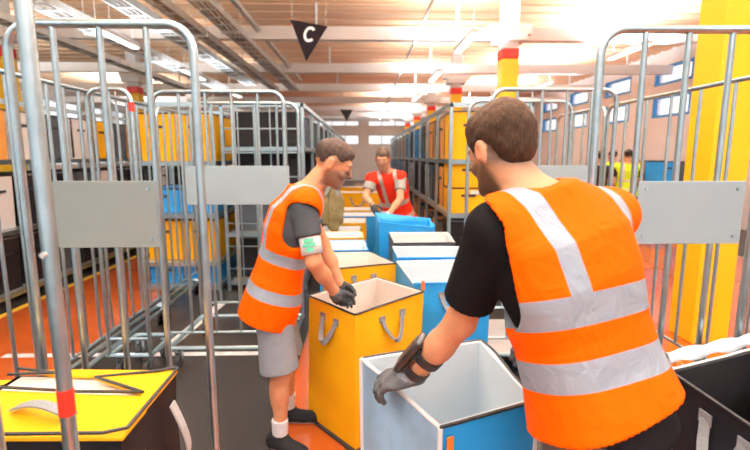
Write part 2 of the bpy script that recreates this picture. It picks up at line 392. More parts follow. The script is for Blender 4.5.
# ================================================================ ROLL CAGES
def u_path(p0, p1, z0, h, r=.09, n=6):
    p0 = Vector(p0); p1 = Vector(p1); d = (p1-p0).normalized()
    pts = [p0+Vector((0, 0, z0)), p0+Vector((0, 0, h-r))]
    for k in range(1, n+1):
        a = PI/2*k/n; pts.append(p0+d*(r-r*math.cos(a))+Vector((0, 0, h-r+r*math.sin(a))))
    for k in range(0, n+1):
        a = PI/2*k/n; pts.append(p1-d*(r-r*math.sin(a))+Vector((0, 0, h-r+r*math.cos(a))))
    pts.append(p1+Vector((0, 0, z0))); return pts
def cage(label, x0, x1, y0, y1, frames, h=2.1, plate=None, deck=True, pm='plate', group='roll cages', rp=.0155, rb=.011):
    """roll cage on the floor rectangle; frames = [((x,y),(x,y),bars)]; plate = (x0,x1,y,z0,z1)"""
    t = thing('roll_cage', label, 'roll cage', ((x0+x1)/2, (y0+y1)/2, 0), group)
    for p0, p1, n in frames:
        a = Vector((*p0, 0)); c = Vector((*p1, 0)); w = (c-a)
        o = obj('end_frame', MB().tube(u_path(a, c, .16, h), rp, 12), 'steel', t)
        obj('lower_rail', MB().tube([a+Vector((0, 0, .3)), c+Vector((0, 0, .3))], rb, 8), 'steel', o)
        for k in range(n):
            q = a+w*((k+1)/(n+1))
            obj('bar', MB().tube([q+Vector((0, 0, .3)), q+Vector((0, 0, h-.005))], rb, 10), 'steel', t)
    b = MB()
    for p, q in (((x0, y0), (x1, y0)), ((x1, y0), (x1, y1)), ((x1, y1), (x0, y1)), ((x0, y1), (x0, y0))):
        b.tube([(*p, .17), (*q, .17)], .018, 8)
    obj('base_frame', b, 'steel', t)
    if deck:
        obj('base_deck', MB().box((x0+.01, y0+.01, .175), (x1-.01, y1-.01, .19)), 'tray', t, smooth=False)
    for cx in (x0+.05, x1-.05):
        for cy in (y0+.05, y1-.05):
            w = obj('caster', MB().tube([(cx-.016, cy, .055), (cx+.016, cy, .055)], .055, 16), 'caster', t)
            obj('caster_fork', MB().box((cx-.026, cy-.02, .05), (cx-.02, cy+.02, .155)).box((cx+.02, cy-.02, .05), (cx+.026, cy+.02, .155)).box((cx-.026, cy-.02, .145), (cx+.026, cy+.02, .16)), 'steel', w, smooth=False)
    if plate:
        px0, px1, py, pz0, pz1 = plate
        s = obj('name_plate', MB().box((px0, py-.004, pz0), (px1, py, pz1)), pm, t, smooth=False, bevel=.003)
        b = MB()
        for xx in (px0+.03, px1-.03):
            for zz in (pz0+.03, pz1-.03): b.tube([(xx, py-.008, zz), (xx, py-.003, zz)], .006, 8)
        obj('rivet', b, 'steel', s)
    return t
A = cage('galvanised roll cage nearest on the left, holding the black bag with yellow lid', -1.235, -.61, .95, 1.7,
         [((-1.235, 1.7), (-.595, 1.7), 3), ((-1.27, .95), (-.65, .95), 3)], plate=(-1.155, -.75, 1.685, 1.315, 1.56))
obj('red_tape', MB().tube([(-.65, .95, 1.09), (-.65, .95, 1.15)], .0165, 12), 'red', A)
obj('screw', MB().tube([(-.65, .925, 1.45), (-.65, .94, 1.45)], .006, 8), 'tray', A)
cage('galvanised roll cage with pale plate behind the man in grey shorts', -1.51, -.575, 3.42, 4.15,
     [((-1.51, 3.42), (-.575, 3.42), 4), ((-1.51, 4.15), (-.575, 4.15), 4)], plate=(-1.3, -.545, 3.405, 1.29, 1.575), pm='plate2', deck=False)
cage('galvanised roll cage nearest on the right, behind the black bag', .86, 1.62, 1.0, 1.72,
     [((.86, 1.72), (1.5, 1.72), 3), ((1.62, .98), (1.62, 1.72), 2)], plate=(1.03, 1.44, 1.705, 1.315, 1.555), pm='plate2')
cage('galvanised roll cage seen past the head of the bending man in orange vest', .89, 1.76, 3.25, 3.95,
     [((.89, 3.25), (1.76, 3.25), 4), ((.89, 3.95), (1.76, 3.95), 4)], plate=(1.15, 1.62, 3.235, 1.31, 1.58), pm='plate2')
for y0, y1, nb, l in ((2.0, 4.45, 14, 'near'), (4.5, 5.42, 5, 'far')):
    cage(l+' one of two folded roll cages standing along the left orange walkway', -2.06, -1.96, y0, y1,
         [((-1.96, y0), (-1.96, y1), nb)], deck=False, group='roll cages parked by the left walkway')
for y0, y1, nb, l in ((1.95, 4.3, 7, 'near'), (4.35, 5.42, 4, 'far')):
    cage(l+' one of two folded roll cages standing beside the big yellow column', 2.16, 2.26, y0, y1,
         [((2.26, y0), (2.26, y1), nb)], deck=False, group='roll cages parked by the yellow column')
SC = cage('short roll cage between the left cages, red tag at its corner', -1.9, -1.6, 3.3, 3.7,
     [((-1.9, 3.3), (-1.6, 3.3), 1)], deck=False)
obj('red_tag', MB().tube([(-1.6, 3.3, 1.95), (-1.6, 3.3, 2.01)], .018, 10), 'red', SC)

# ================================================================ BAGS
def wob(p, a=.006, s=7.):
    x, y, z = p
    return a*(math.sin(s*x+2.3*z+1.1)+math.sin(s*1.7*y+s*z*.9)+.6*math.sin(2.9*s*z+3*x-2*y))
def bag(label, top, bot, m='yellow', lin='lining', rim='binding', sides=None, handles=(0,), tags=(), depth=.62, cat='bag', group='large delivery bags along the work line', hv=.90,
        hm='webbing', corner=None, name='delivery_bag', thick=.014, fill=None, amp=.007, basetrim=True):
    """open rectangular fabric bag: top and bot are four corners running round (0-1 is side 0 ...)"""
    T = [Vector(p) for p in top]; B = [Vector(p) for p in bot]; cen = sum(T, Vector())/4; cb = sum(B, Vector())/4
    t = thing(name, label, cat, (cb.x, cb.y, min(p.z for p in B)), group)
    sides = sides or [m]*4
    inn = [p+(cen-p).normalized()*thick*1.4 for p in T]
    for i in range(4):
        j = (i+1) % 4
        n = ((T[j]-T[i]).cross(Vector((0, 0, 1)))).normalized()
        if n.dot((T[i]+T[j])/2-cen) < 0: n = -n
        def f(u, v, off=0):
            p = (B[i].lerp(B[j], u)).lerp(T[i].lerp(T[j], u), v)
            e = math.sin(PI*u)
            return p+n*(e*math.sin(PI*min(1, v*1.1))*.018+max(-.002, wob(p, amp))*min(1, e*2)*math.sin(PI*v*.5+.4)+off)
        b = MB().grid(lambda u, v: f(u, v), 14, 14)
        nm = 'outer_panel'
        o = obj(nm, b, sides[i], t)
        # lining of this side
        dz = depth
        def g(u, v):
            p = inn[i].lerp(inn[j], u); q = p.copy(); q.z -= dz; q += (cen-q)*.06*Vector((1, 1, 0)).length*0
            p = q.lerp(p, v); return p-n*((.004+abs(wob(p, amp*1.3)))*math.sin(PI*v))
        obj('inner_lining', MB().grid(g, 12, 12), lin, o)
        # top hem closing shell and lining
        b = MB().grid(lambda u, v: (f(u, 1)).lerp(inn[i].lerp(inn[j], u), v)+Vector((0, 0, .004*math.sin(PI*v))), 14, 2)
        obj('hem', b, lin, o)
        if rim: obj('rim_binding', MB().tube([f(u/14, 1)+Vector((0, 0, .002)) for u in range(15)], .0065, 6), rim if isinstance(rim, str) else rim[i], t)
        if basetrim: obj('base_binding', MB().tube([f(u/14, .012, .004) for u in range(15)], .014, 6), 'binding', t)
        if corner:
            obj('corner_piping', MB().tube([B[i].lerp(T[i], k/8)+n*.004 for k in range(9)], .008, 6), corner, t)
        if i in handles:
            L = (T[j]-T[i]).length; pts = []
            u0, u1 = .36, .66
            for k in range(15):
                a = k/14; u = u0+(u1-u0)*a
                v = hv-.16*math.sin(PI*a)**.7
                pts.append(f(u, v)+n*(.006+.035*math.sin(PI*a)))
            h = obj('handle', MB().tube(pts, 0, flat=(n+Vector((0, 0, .2)), .0035, .015) if False else ((T[j]-T[i]).cross(n).normalized()*.6+(T[j]-T[i]).normalized()*.8, .015, .003)), hm, t)
            for u in (u0, u1):
                p = f(u, hv)+n*.006; d = (T[j]-T[i]).normalized()
                R = Matrix((d, n, Vector((0, 0, 1)))).transposed().to_4x4()
                obj('stitch_patch', MB().box((-.022, -.003, -.02), (.022, .003, .02), Matrix.Translation(p) @ R), hm, h, smooth=False)
        for (si, u, v, ins) in tags:
            if si != i: continue
            p = f(u, v)+n*(.012 if not ins else -.045); d = (T[j]-T[i]).normalized()
            R = Matrix((d, n, Vector((0, 0, 1)))).transposed().to_4x4()
            obj('orange_tag', MB().box((-.012, -.003, -.035), (.012, .003, .03), Matrix.Translation(p) @ R), 'tag_orange', t, smooth=False, bevel=.003)
    fb = [Vector((p.x, p.y, p.z-depth)) for p in inn]
    obj('bottom_liner', MB().grid(lambda u, v: fb[0].lerp(fb[1], u).lerp(fb[3].lerp(fb[2], u), v)+Vector((0, 0, .006*math.sin(9*u+5*v)))-Vector((0, 0, .004)), 10, 10), lin, t)
    return t
def shrink(top, k, z):
    c = sum((Vector(p) for p in top), Vector())/4
    return [(c.x+(p[0]-c.x)*k, c.y+(p[1]-c.y)*k, z) for p in top]
def rect(x0, x1, y0, y1, z, sk=0, dz=0):
    return [(x0, y0, z), (x1, y0+sk, z), (x1-sk*.3, y1+sk, z+dz), (x0-sk*.3, y1, z+dz)]

# foreground: the blue and white bag the man in the orange vest holds
top = [(.225, 1.27, .84), (.575, 1.42, .84), (.51, 1.90, .85), (-.01, 1.74, .845)]
bag('open bag with white lining and bright blue side, nearest the camera', top, shrink(top, .97, 0),
    'blue', 'lining_blue', ('binding', 'binding', 'binding', 'lining'), ['blue', 'blue', 'blue', 'blue_pale'], handles=(0, 2),
    tags=((0, .08, .93, 0), (3, .86, .93, 1)), corner='lining', depth=.7, hv=.8)
top = [(-.05, 2.38, .8), (.37, 2.76, .81), (.09, 3.14, .8), (-.335, 2.72, .8)]
bag('big yellow bag with grey handles that the man in grey shorts packs', top, [(-.05, 2.36, .0), (.34, 2.74, 0), (.08, 3.1, 0), (-.36, 2.72, 0)],
    'yellow', 'lining_warm', 'binding', handles=(0, 3), depth=.6)
top = [(-.27, 3.40, .8), (.25, 3.52, .81), (.05, 4.0, .8), (-.37, 3.97, .8)]
bag('yellow bag with cream lining, right behind the big yellow bag', top, shrink(top, .95, 0), 'yellow', 'lining_warm', 'binding', handles=(0,), depth=.3)
top = [(-.40, 4.08, .8), (.04, 4.08, .8), (0, 4.56, .8), (-.43, 4.55, .8)]
bag('low blue-rimmed bag between two yellow bags in the left line', top, shrink(top, .95, 0), 'blue', 'lining_blue', 'blue', handles=(0,), depth=.2)
top = [(-.44, 4.68, .8), (0, 4.70, .8), (-.03, 5.1, .8), (-.48, 5.08, .8)]
bag('yellow bag behind the blue-rimmed bag in the left line', top, shrink(top, .95, 0), 'yellow', 'lining', 'yellow', handles=(0,), depth=.15)
for k, (y, x0, x1, m, z, l) in enumerate([(5.2, -.5, -.04, 'grey_tote', .78, 'white-lined dark bag beside the olive sack'),
        (5.75, -.3, .02, 'yellow', .80, 'narrow yellow bag behind the olive sack'),
        (6.4, -.5, .2, 'blue', .8, 'blue bag in the left line level with the bearded man in red'),
        (7.1, -.5, .2, 'yellow', .8, 'yellow bag in the left line just past the bearded man in red'),
        (8.6, -.55, .3, 'yellow', .95, 'wide yellow bag standing high behind the row'),
        (9.6, -.55, .3, 'yellow', .8, 'yellow bag two rows from the end of the left line'),
        (10.8, -.55, .2, 'yellow', .9, 'last yellow bag at the far end of the left line')]):
    top = rect(x0, x1, y, y+.44, z)
    bag(l, top, shrink(top, .96, 0), m, 'lining', m if m != 'grey_tote' else 'binding', handles=(0,), depth=.14)
# right line
top = [(.33, 2.98, .8), (.86, 3.0, .8), (.84, 3.58, .82), (.26, 3.54, .82)]
bag('blue bag with white lining beside the big yellow bag', top, shrink(top, .96, 0), 'blue', 'lining_blue', ('blue', 'blue', 'lining', 'lining'), handles=(0,), tags=((0, .12, .99, 0),), depth=.5)
top = [(.28, 3.67, .82), (.80, 3.67, .82), (.86, 4.06, .83), (.26, 4.08, .83)]
bag('second blue bag of the right line, white inside', top, shrink(top, .96, 0), 'blue', 'lining_blue', ('blue', 'blue', 'lining', 'lining'), handles=(0,), depth=.4)
top = [(.27, 4.14, .85), (.84, 4.16, .85), (.85, 4.6, .87), (.25, 4.6, .87)]
bag('black-cornered bag with white lining, third of the right line', top, shrink(top, .96, 0), 'grey_tote', 'lining', ('binding', 'lining', 'lining', 'binding'), handles=(0,), depth=.4)
top = [(.16, 4.75, .96), (.74, 4.86, .88), (.76, 5.2, .93), (.13, 5.2, 1.0)]
bag('crumpled bright blue bag standing in front of the bearded man in red', top, shrink(top, .98, 0), 'blue', 'blue', 'blue', handles=(0,), depth=.2, amp=.02)

# black bag with a yellow zip lid in the left cage
t = thing('lidded_bag', 'black bag with half open yellow zip lid in the left roll cage', 'bag', (-.95, 1.35, .19))
def lz(x, y): return .9+.012*math.sin(9*x+2)*math.sin(11*y)
X0, X1, Y0, Y1 = -1.215, -.665, 1.17, 1.545
def slab(b, f, nu, nv): return b.grid(f, nu, nv)
b = MB(); rng = []
per = []
for u in range(12): per.append((X0+(X1-X0)*u/12, Y0))
for u in range(12): per.append((X1, Y0+(Y1-Y0)*u/12))
for u in range(12): per.append((X1-(X1-X0)*u/12, Y1))
for u in range(12): per.append((X0, Y1-(Y1-Y0)*u/12))
n = len(per); vs = []; nz = 10
for k in range(nz+1):
    z = .195+(.885-.195)*k/nz
    for (x, y) in per:
        w = wob((x, y, z), .008)*math.sin(PI*k/nz); cx, cy = -.94, 1.35
        vs.append((x+(x-cx)*w*4*.5, y+(y-cy)*w*4*.5, z))
fs = [(k*n+i, k*n+(i+1) % n, (k+1)*n+(i+1) % n, (k+1)*n+i) for k in range(nz) for i in range(n)]
fs.append(tuple(range(n))[::-1])
b.add(vs, fs); obj('bag_body', b, 'black', t)
def flap(name, poly, z, m, th=.012, up=0):
    return obj(name, MB().prism([(x, y, z+up*((y-Y0)/(Y1-Y0))+.006*math.sin(13*x)) for x, y in poly], (0, 0, -th)), m, t, smooth=False, bevel=.004)
flap('inner_sheet', [(X0+.02, Y0+.02), (X1-.02, Y0+.02), (X1-.02, Y1-.01), (X0+.02, Y1-.01)], .89, 'lining_warm')
flap('lid_front_flap', [(X0-.005, Y0-.01), (X1+.012, Y0-.012), (X1+.01, 1.30), (-.705, 1.375), (-.90, 1.38), (X0-.005, 1.42)], .902, 'yellow')
flap('lid_right_flap', [(X1+.012, 1.20), (X1+.008, Y1), (-.72, 1.52), (-.905, 1.475), (-.705, 1.375)], .908, 'yellow')
flap('lid_back_flap', [(-.72, 1.515), (X1+.006, Y1), (-1.0, Y1+.012), (X0+.02, Y1+.01), (-1.07, 1.52), (-.95, 1.50)], .906, 'yellow')
b = MB()
zz = .912
for pl in ([(X0, 1.422), (-.90, 1.382), (-.70, 1.375), (-.905, 1.478), (-.72, 1.517), (X1+.006, 1.545)], [(X0+.0, Y1-.04), (-1.06, 1.515), (-1.21, Y1+.005)], [(X1+.01, 1.54), (X1+.014, 1.18), (X1-.04, Y0-.012), (X0, Y0-.01)]):
    pts = []
    for i in range(len(pl)-1):
        for k in range(6): a = k/6; pts.append((pl[i][0]*(1-a)+pl[i+1][0]*a, pl[i][1]*(1-a)+pl[i+1][1]*a, zz))
    pts.append((*pl[-1], zz)); b.tube(pts, .0055, 6)
obj('zip_piping', b, 'binding', t)
pts = [(-1.03+.2*k/10, 1.285-.05*k/10-.01*math.sin(PI*k/10), .915+.03*math.sin(PI*k/10)) for k in range(11)]
obj('lid_handle', MB().tube(pts, 0, flat=((0.2, 1, 0), .017, .003)), 'webbing', t)
for (ya, yb, za, zb) in ((1.22, 1.38, .80, .60), (1.43, 1.5, .84, .58)):
    pts = [(X1+.03+.03*math.sin(PI*k/10), ya+(yb-ya)*k/10, za+(zb-za)*k/10-.03*math.sin(PI*k/10)) for k in range(11)]
    obj('side_strap', MB().tube(pts, 0, flat=((0, 1, .3), .016, .003)), 'webbing_pale', t)
# second lid past the cage
t = thing('lidded_bag', 'corner of a yellow lidded black bag at the left edge, behind the near cage', 'bag', (-1.75, 1.95, 0))
obj('bag_body', MB().box((-1.85, 1.76, 0), (-1.42, 1.95, .60)), 'black', t, smooth=False, bevel=.02)
obj('lid', MB().prism([(-1.86, 1.75, .605), (-1.41, 1.75, .605), (-1.44, 1.95, .65), (-1.86, 1.95, .65)], (0, 0, .02)), 'yellow', t, smooth=False, bevel=.006)
obj('zip_piping', MB().tube([(-1.41, 1.75, .628), (-1.7, 1.85, .655), (-1.44, 1.95, .673)], .006, 6), 'binding', t)

# black bag at the right edge
top = [(1.07, 1.50, .90), (1.14, 1.06, .86), (1.54, 1.08, .88), (1.46, 1.60, .93)]
bag('black bag with grey straps and white folded rim at the lower right', top, shrink(top, .93, .195), 'black', 'black', ('binding', 'binding', 'binding', 'lining_blue'),
    handles=(0,), tags=((3, .86, .985, 0),), depth=.35, name='delivery_bag', group='black bags', basetrim=False)
t = thing('plastic_liner', 'crumpled white plastic sheet lying over the back rim of the black bag', 'plastic sheet', (1.35, 1.56, .9))
obj('liner_sheet', MB().grid(lambda u, v: Vector((1.09+.42*u, 1.52+.1*u+.06*v, .915+.03*u+.03*math.sin(PI*v)+.006*math.sin(17*u+6*v))), 24, 8), 'lining_blue', t, solid=.004)

# olive sack
def blob(name, c, r, m, parent=None, base=None, amp=.2, seed=0, n=28):
    b = MB(); rs = random.Random(seed); ph = [rs.uniform(0, 6) for _ in range(6)]
    def f(u, v):
        a = u*2*PI; e = (v-.5)*PI; d = Vector((math.cos(a)*math.cos(e), math.sin(a)*math.cos(e), math.sin(e)))
        k = 1+amp*(.4*math.sin(3*d.x*2+ph[0])+.4*math.sin(5*d.y+ph[1])+.3*math.sin(9*d.z+4*d.x+ph[2])+.2*math.sin(13*d.x-7*d.y+ph[3]))
        s = lambda q: math.copysign(abs(q)**.7, q)
        return Vector(c)+Vector((s(d.x)*r[0], s(d.y)*r[1], s(d.z)*r[2]))*k
    return obj(name, b.grid(f, n, n), m, parent, base)
t = thing('canvas_sack', 'crumpled olive canvas sack standing on the left line of bags', 'sack', (-.32, 5.35, .8))
blob('sack_body', (-.36, 5.38, 1.04), (.12, .12, .25), 'olive', t, seed=3)
obj('sack_strap', MB().tube([(-.44+.16*k/12, 5.26, 1.2+.1*math.sin(PI*k/12)) for k in range(13)], 0, flat=((0, 0, 1), .015, .004)), 'webbing', t)

# ================================================================ RACKS AND TOTES
def rack(label, x0, x1, y0, y1, nb, levels, h=2.26, along='y', mesh_end=False, group='tote racks'):
    t = thing('storage_rack', label, 'rack', ((x0+x1)/2, (y0+y1)/2, 0), group)
    for i in range(nb+1):
        a = i/nb
        for s in (0, 1):
            if along == 'y': x, y = (x0, x1)[s], y0+(y1-y0)*a
            else: x, y = x0+(x1-x0)*a, (y0, y1)[s]
            obj('post', MB().box((x-.02, y-.02, 0), (x+.02, y+.02, h)), 'steel', t, smooth=False, bevel=.004)
    for z in levels:
        b = MB().box((x0, y0-.012, z-.05), (x1, y0+.012, z)).box((x0, y1-.012, z-.05), (x1, y1+.012, z)).box((x0-.012, y0, z-.05), (x0+.012, y1, z)).box((x1-.012, y0, z-.05), (x1+.012, y1, z))
        obj('shelf_beam', b, 'steel', t, smooth=False)
        obj('shelf_deck', MB().box((x0+.02, y0+.02, z-.015), (x1-.02, y1-.02, z-.003)), 'tray', t, smooth=False)
    b = MB().box((x0-.02, y0-.02, h-.05), (x1+.02, y0+.02, h)).box((x0-.02, y1-.02, h-.05), (x1+.02, y1+.02, h)).box((x0-.02, y0, h-.05), (x0+.02, y1, h)).box((x1-.02, y0, h-.05), (x1+.02, y1, h))
    obj('top_beam', b, 'steel', t, smooth=False)
    if mesh_end:
        b = MB(); 
        for k in range(1, 5): b.tube([(x0+(x1-x0)*k/5, y0-.02, .1), (x0+(x1-x0)*k/5, y0-.02, h)], .009, 6)
        for k in range(1, 8): b.tube([(x0, y0-.03, .28*k), (x1, y0-.03, .28*k)], .008, 6)
        obj('wire_end_panel', b, 'steel', t)
    return t
LV = [.12, .35+.62-.02, 1.60]
LVR = [.1, .95, 1.6]
rack('long steel rack of coloured totes right of the aisle, behind the bending man', 1.03, 1.98, 5.5, 17.5, 12, LVR)
rack('steel rack of dark totes left of the aisle, end covered with wire mesh', -1.66, -.72, 5.55, 17.55, 12, [.12, .72, 1.3, 1.75], mesh_end=True)
rack('short steel rack of yellow and blue totes facing the camera on the left', -2.72, -1.78, 5.55, 6.6, 1, [.06, .36, .95, 1.58])
rack('long steel rack of dark and white totes beyond the left orange walkway', -4.95, -3.95, 2.2, 14.2, 10, [.12, .82, 1.6])
_proto = {}
def tote(m, sx, sy, sz, loc, label, group, face='x', lab=False, opening=None):
    """fabric tote: body, dark binding round the mouth, strap; face = side that carries the strap (x-,x+,y-)"""
    key = (m, sx, sy, sz, face, lab)
    if key not in _proto:
        t = thing('storage_tote', label, 'tote', (0, 0, 0), group)
        b = MB()
        def ring(k):
            z = sz*k; r = []
            s = 1-.03*(1-k)
            for (ux, uy) in ((-1, -1), (0, -1.0), (1, -1), (1.0, 0), (1, 1), (0, 1.0), (-1, 1), (-1.0, 0)):
                bulge = 1+(.04*math.sin(PI*k) if ux == 0 or uy == 0 else 0)
                r.append((ux*sx/2*s*bulge, uy*sy/2*s*bulge, z))
            return r
        vs = []; K = 5
        for k in range(K+1): vs += ring(k/K)
        fs = [(k*8+i, k*8+(i+1) % 8, (k+1)*8+(i+1) % 8, (k+1)*8+i) for k in range(K) for i in range(8)]
        fs += [tuple(range(8))[::-1], tuple(K*8+i for i in range(8))]
        b.add(vs, fs); obj('tote_body', b, m, t, bevel=.01)
        r = [Vector(p)+Vector((0, 0, .003)) for p in ring(1)]
        obj('rim_binding', MB().tube(r, .008, 6, closed=True), 'binding' if m != 'black' else 'webbing', t)
        if face[0] == 'x':
            s = -1 if face == 'x-' else 1
            pts = [(s*(sx/2+.012+.015*math.sin(PI*k/8)), -sy*.2+sy*.4*k/8, sz*.72) for k in range(9)]
            obj('handle', MB().tube(pts, 0, flat=((0, .3, 1), .014, .003)), 'binding', t)
            obj('corner_strip', MB().box((s*sx/2*.99-.006, -sy/2*.97, .02), (s*sx/2*.99+.006, -sy/2*.97+.03, sz)), 'binding', t, smooth=False)
        else:
            pts = [(-sx*.2+sx*.4*k/8, -(sy/2+.012+.008*math.sin(PI*k/8)), sz*.72) for k in range(9)]
            obj('handle', MB().tube(pts, 0, flat=((.3, 0, 1), .014, .003)), 'binding', t)
            if lab: obj('paper_label', MB().box((sx*.05, -sy/2-.022, sz*.78), (sx*.36, -sy/2-.016, sz*.93)), 'white_label', t, smooth=False)
        t.location = loc; _proto[key] = t
        return t
    return dup(_proto[key], loc, 0, label)
ORD = ['first', 'second', 'third', 'fourth', 'fifth', 'sixth', 'seventh', 'eighth', 'ninth', 'tenth', 'eleventh', 'twelfth', 'thirteenth', 'fourteenth', 'fifteenth', 'sixteenth', 'seventeenth', 'eighteenth', 'nineteenth', 'twentieth', 'twenty-first', 'twenty-second', 'twenty-third', 'twenty-fourth', 'twenty-fifth', 'twenty-sixth']
CN = {'yellow': 'yellow', 'blue': 'blue', 'black': 'black', 'orange_tote': 'ochre', 'grey_tote': 'slate grey', 'lining': 'white'}
# right rack: along the aisle (towards -x); end pieces face the camera
seqT = ['orange_tote', 'grey_tote', 'orange_tote', 'orange_tote', 'grey_tote', 'blue', 'blue', 'blue', 'grey_tote', 'blue', 'blue', 'yellow', 'yellow', 'blue', 'yellow', 'blue', 'yellow', 'yellow', 'blue', 'blue', 'yellow', 'yellow', 'blue']
seqM = ['orange_tote', 'black', 'grey_tote', 'lining', 'black', 'grey_tote', 'black', 'grey_tote', 'lining', 'black', 'grey_tote', 'black', 'lining', 'grey_tote', 'blue', 'blue', 'blue', 'yellow', 'blue', 'black', 'blue', 'blue', 'blue']
seqL = ['grey_tote', 'orange_tote', 'black', 'orange_tote', 'grey_tote', 'black', 'orange_tote', 'yellow', 'grey_tote', 'orange_tote', 'black', 'black', 'orange_tote', 'black', 'blue', 'black', 'blue', 'black', 'black', 'blue', 'black', 'black', 'blue']
for lv, (z, hh, seq, nm) in enumerate(((1.602, .55, seqT, 'top'), (.952, .55, seqM, 'middle'), (.102, .62, seqL, 'lowest'))):
    for i, m in enumerate(seq):
        y = 6.3+i*.5
        tote(m, .86, .42, hh, (1.49, y, z), f'{CN[m]} tote on the {nm} shelf of the right rack, {ORD[i]} behind the end totes', f'totes on the {nm} shelf of the right rack', 'x-')
for z, hh, m, nm, lb in ((1.602, .56, 'yellow', 'top', 0), (.952, .3, 'yellow', 'middle', 1), (1.262, .3, 'yellow', 'upper middle', 1), (.102, .75, 'black', 'lowest', 1)):
    for k in (0, 1):
        tote(m, .44, .5, hh, (1.27+.46*k, 5.8, z), f"{CN[m]} tote with {'white label, ' if lb else ''}{('left' if k == 0 else 'right')} of the pair at the near end, {nm} tier", 'end totes of the right rack', 'y-', bool(lb))
# mesh-end rack: dark totes
for lv, (z, hh, nm) in enumerate(((.122, .5, 'lowest'), (.722, .42, 'second'), (1.302, .38, 'third'), (1.752, .42, 'top'))):
    for i in range(12):
        m = ['black', 'grey_tote', 'black', 'black', 'grey_tote'][(i*3+lv) % 5]
        if random.random() < .12 and i > 0: continue
        tote(m, .8, .55, hh, (-1.19, 6.1+i*1.0-.1, z), f'{CN[m]} tote on the {nm} shelf of the mesh-end rack, {ORD[i]} from its near end', 'totes in the mesh-end rack', 'x+')
# yellow and blue totes facing us
for z, hh, m, nm in ((1.582, .56, 'yellow', 'top'), (.952, .29, 'blue', 'second'), (.362, .50, 'yellow', 'third'), (.062, .24, 'blue', 'lowest')):
    for k in range(2):
        tote(m, .42, .85, hh, (-2.465+.44*k, 6.08, z), f"{CN[m]} tote on the {nm} shelf of the short rack, {('left', 'right')[k]} one", 'totes in the short rack', 'y-')
# beyond the walkway
for lv, (z, hh, nm) in enumerate(((.122, .6, 'lowest'), (.822, .6, 'middle'), (1.602, .55, 'top'))):
    for i in range(22):
        m = [['black', 'black', 'grey_tote'], ['black', 'grey_tote', 'lining', 'black'], ['lining', 'grey_tote', 'lining', 'orange_tote', 'grey_tote', 'yellow']][lv][(i*5+lv) % (3, 4, 6)[lv]]
        tote(m, .88, .44, hh, (-4.45, 2.5+i*.53, z), f'{CN[m]} tote on the {nm} shelf beyond the orange walkway, {ORD[i]} along', f'totes beyond the walkway, {nm} shelf', 'x+')
# far right stacked totes by the wall
for i, (x, y, n) in enumerate(((6.9, 10.6, 3), (7.4, 10.7, 3), (7.9, 10.9, 2), (7.2, 12.3, 3), (7.8, 12.4, 3), (6.6, 12.4, 2))):
    for k in range(n):
        m = ['blue', 'yellow', 'blue', 'grey_tote'][(i+k) % 4]
        tote(m, .42, .5, .5, (x, y, .502*k), f"{CN[m]} tote by the right wall, {('bottom', 'second', 'third')[k]} of stack {ORD[i]} from the near side", 'stacked totes by the right wall', 'y-')

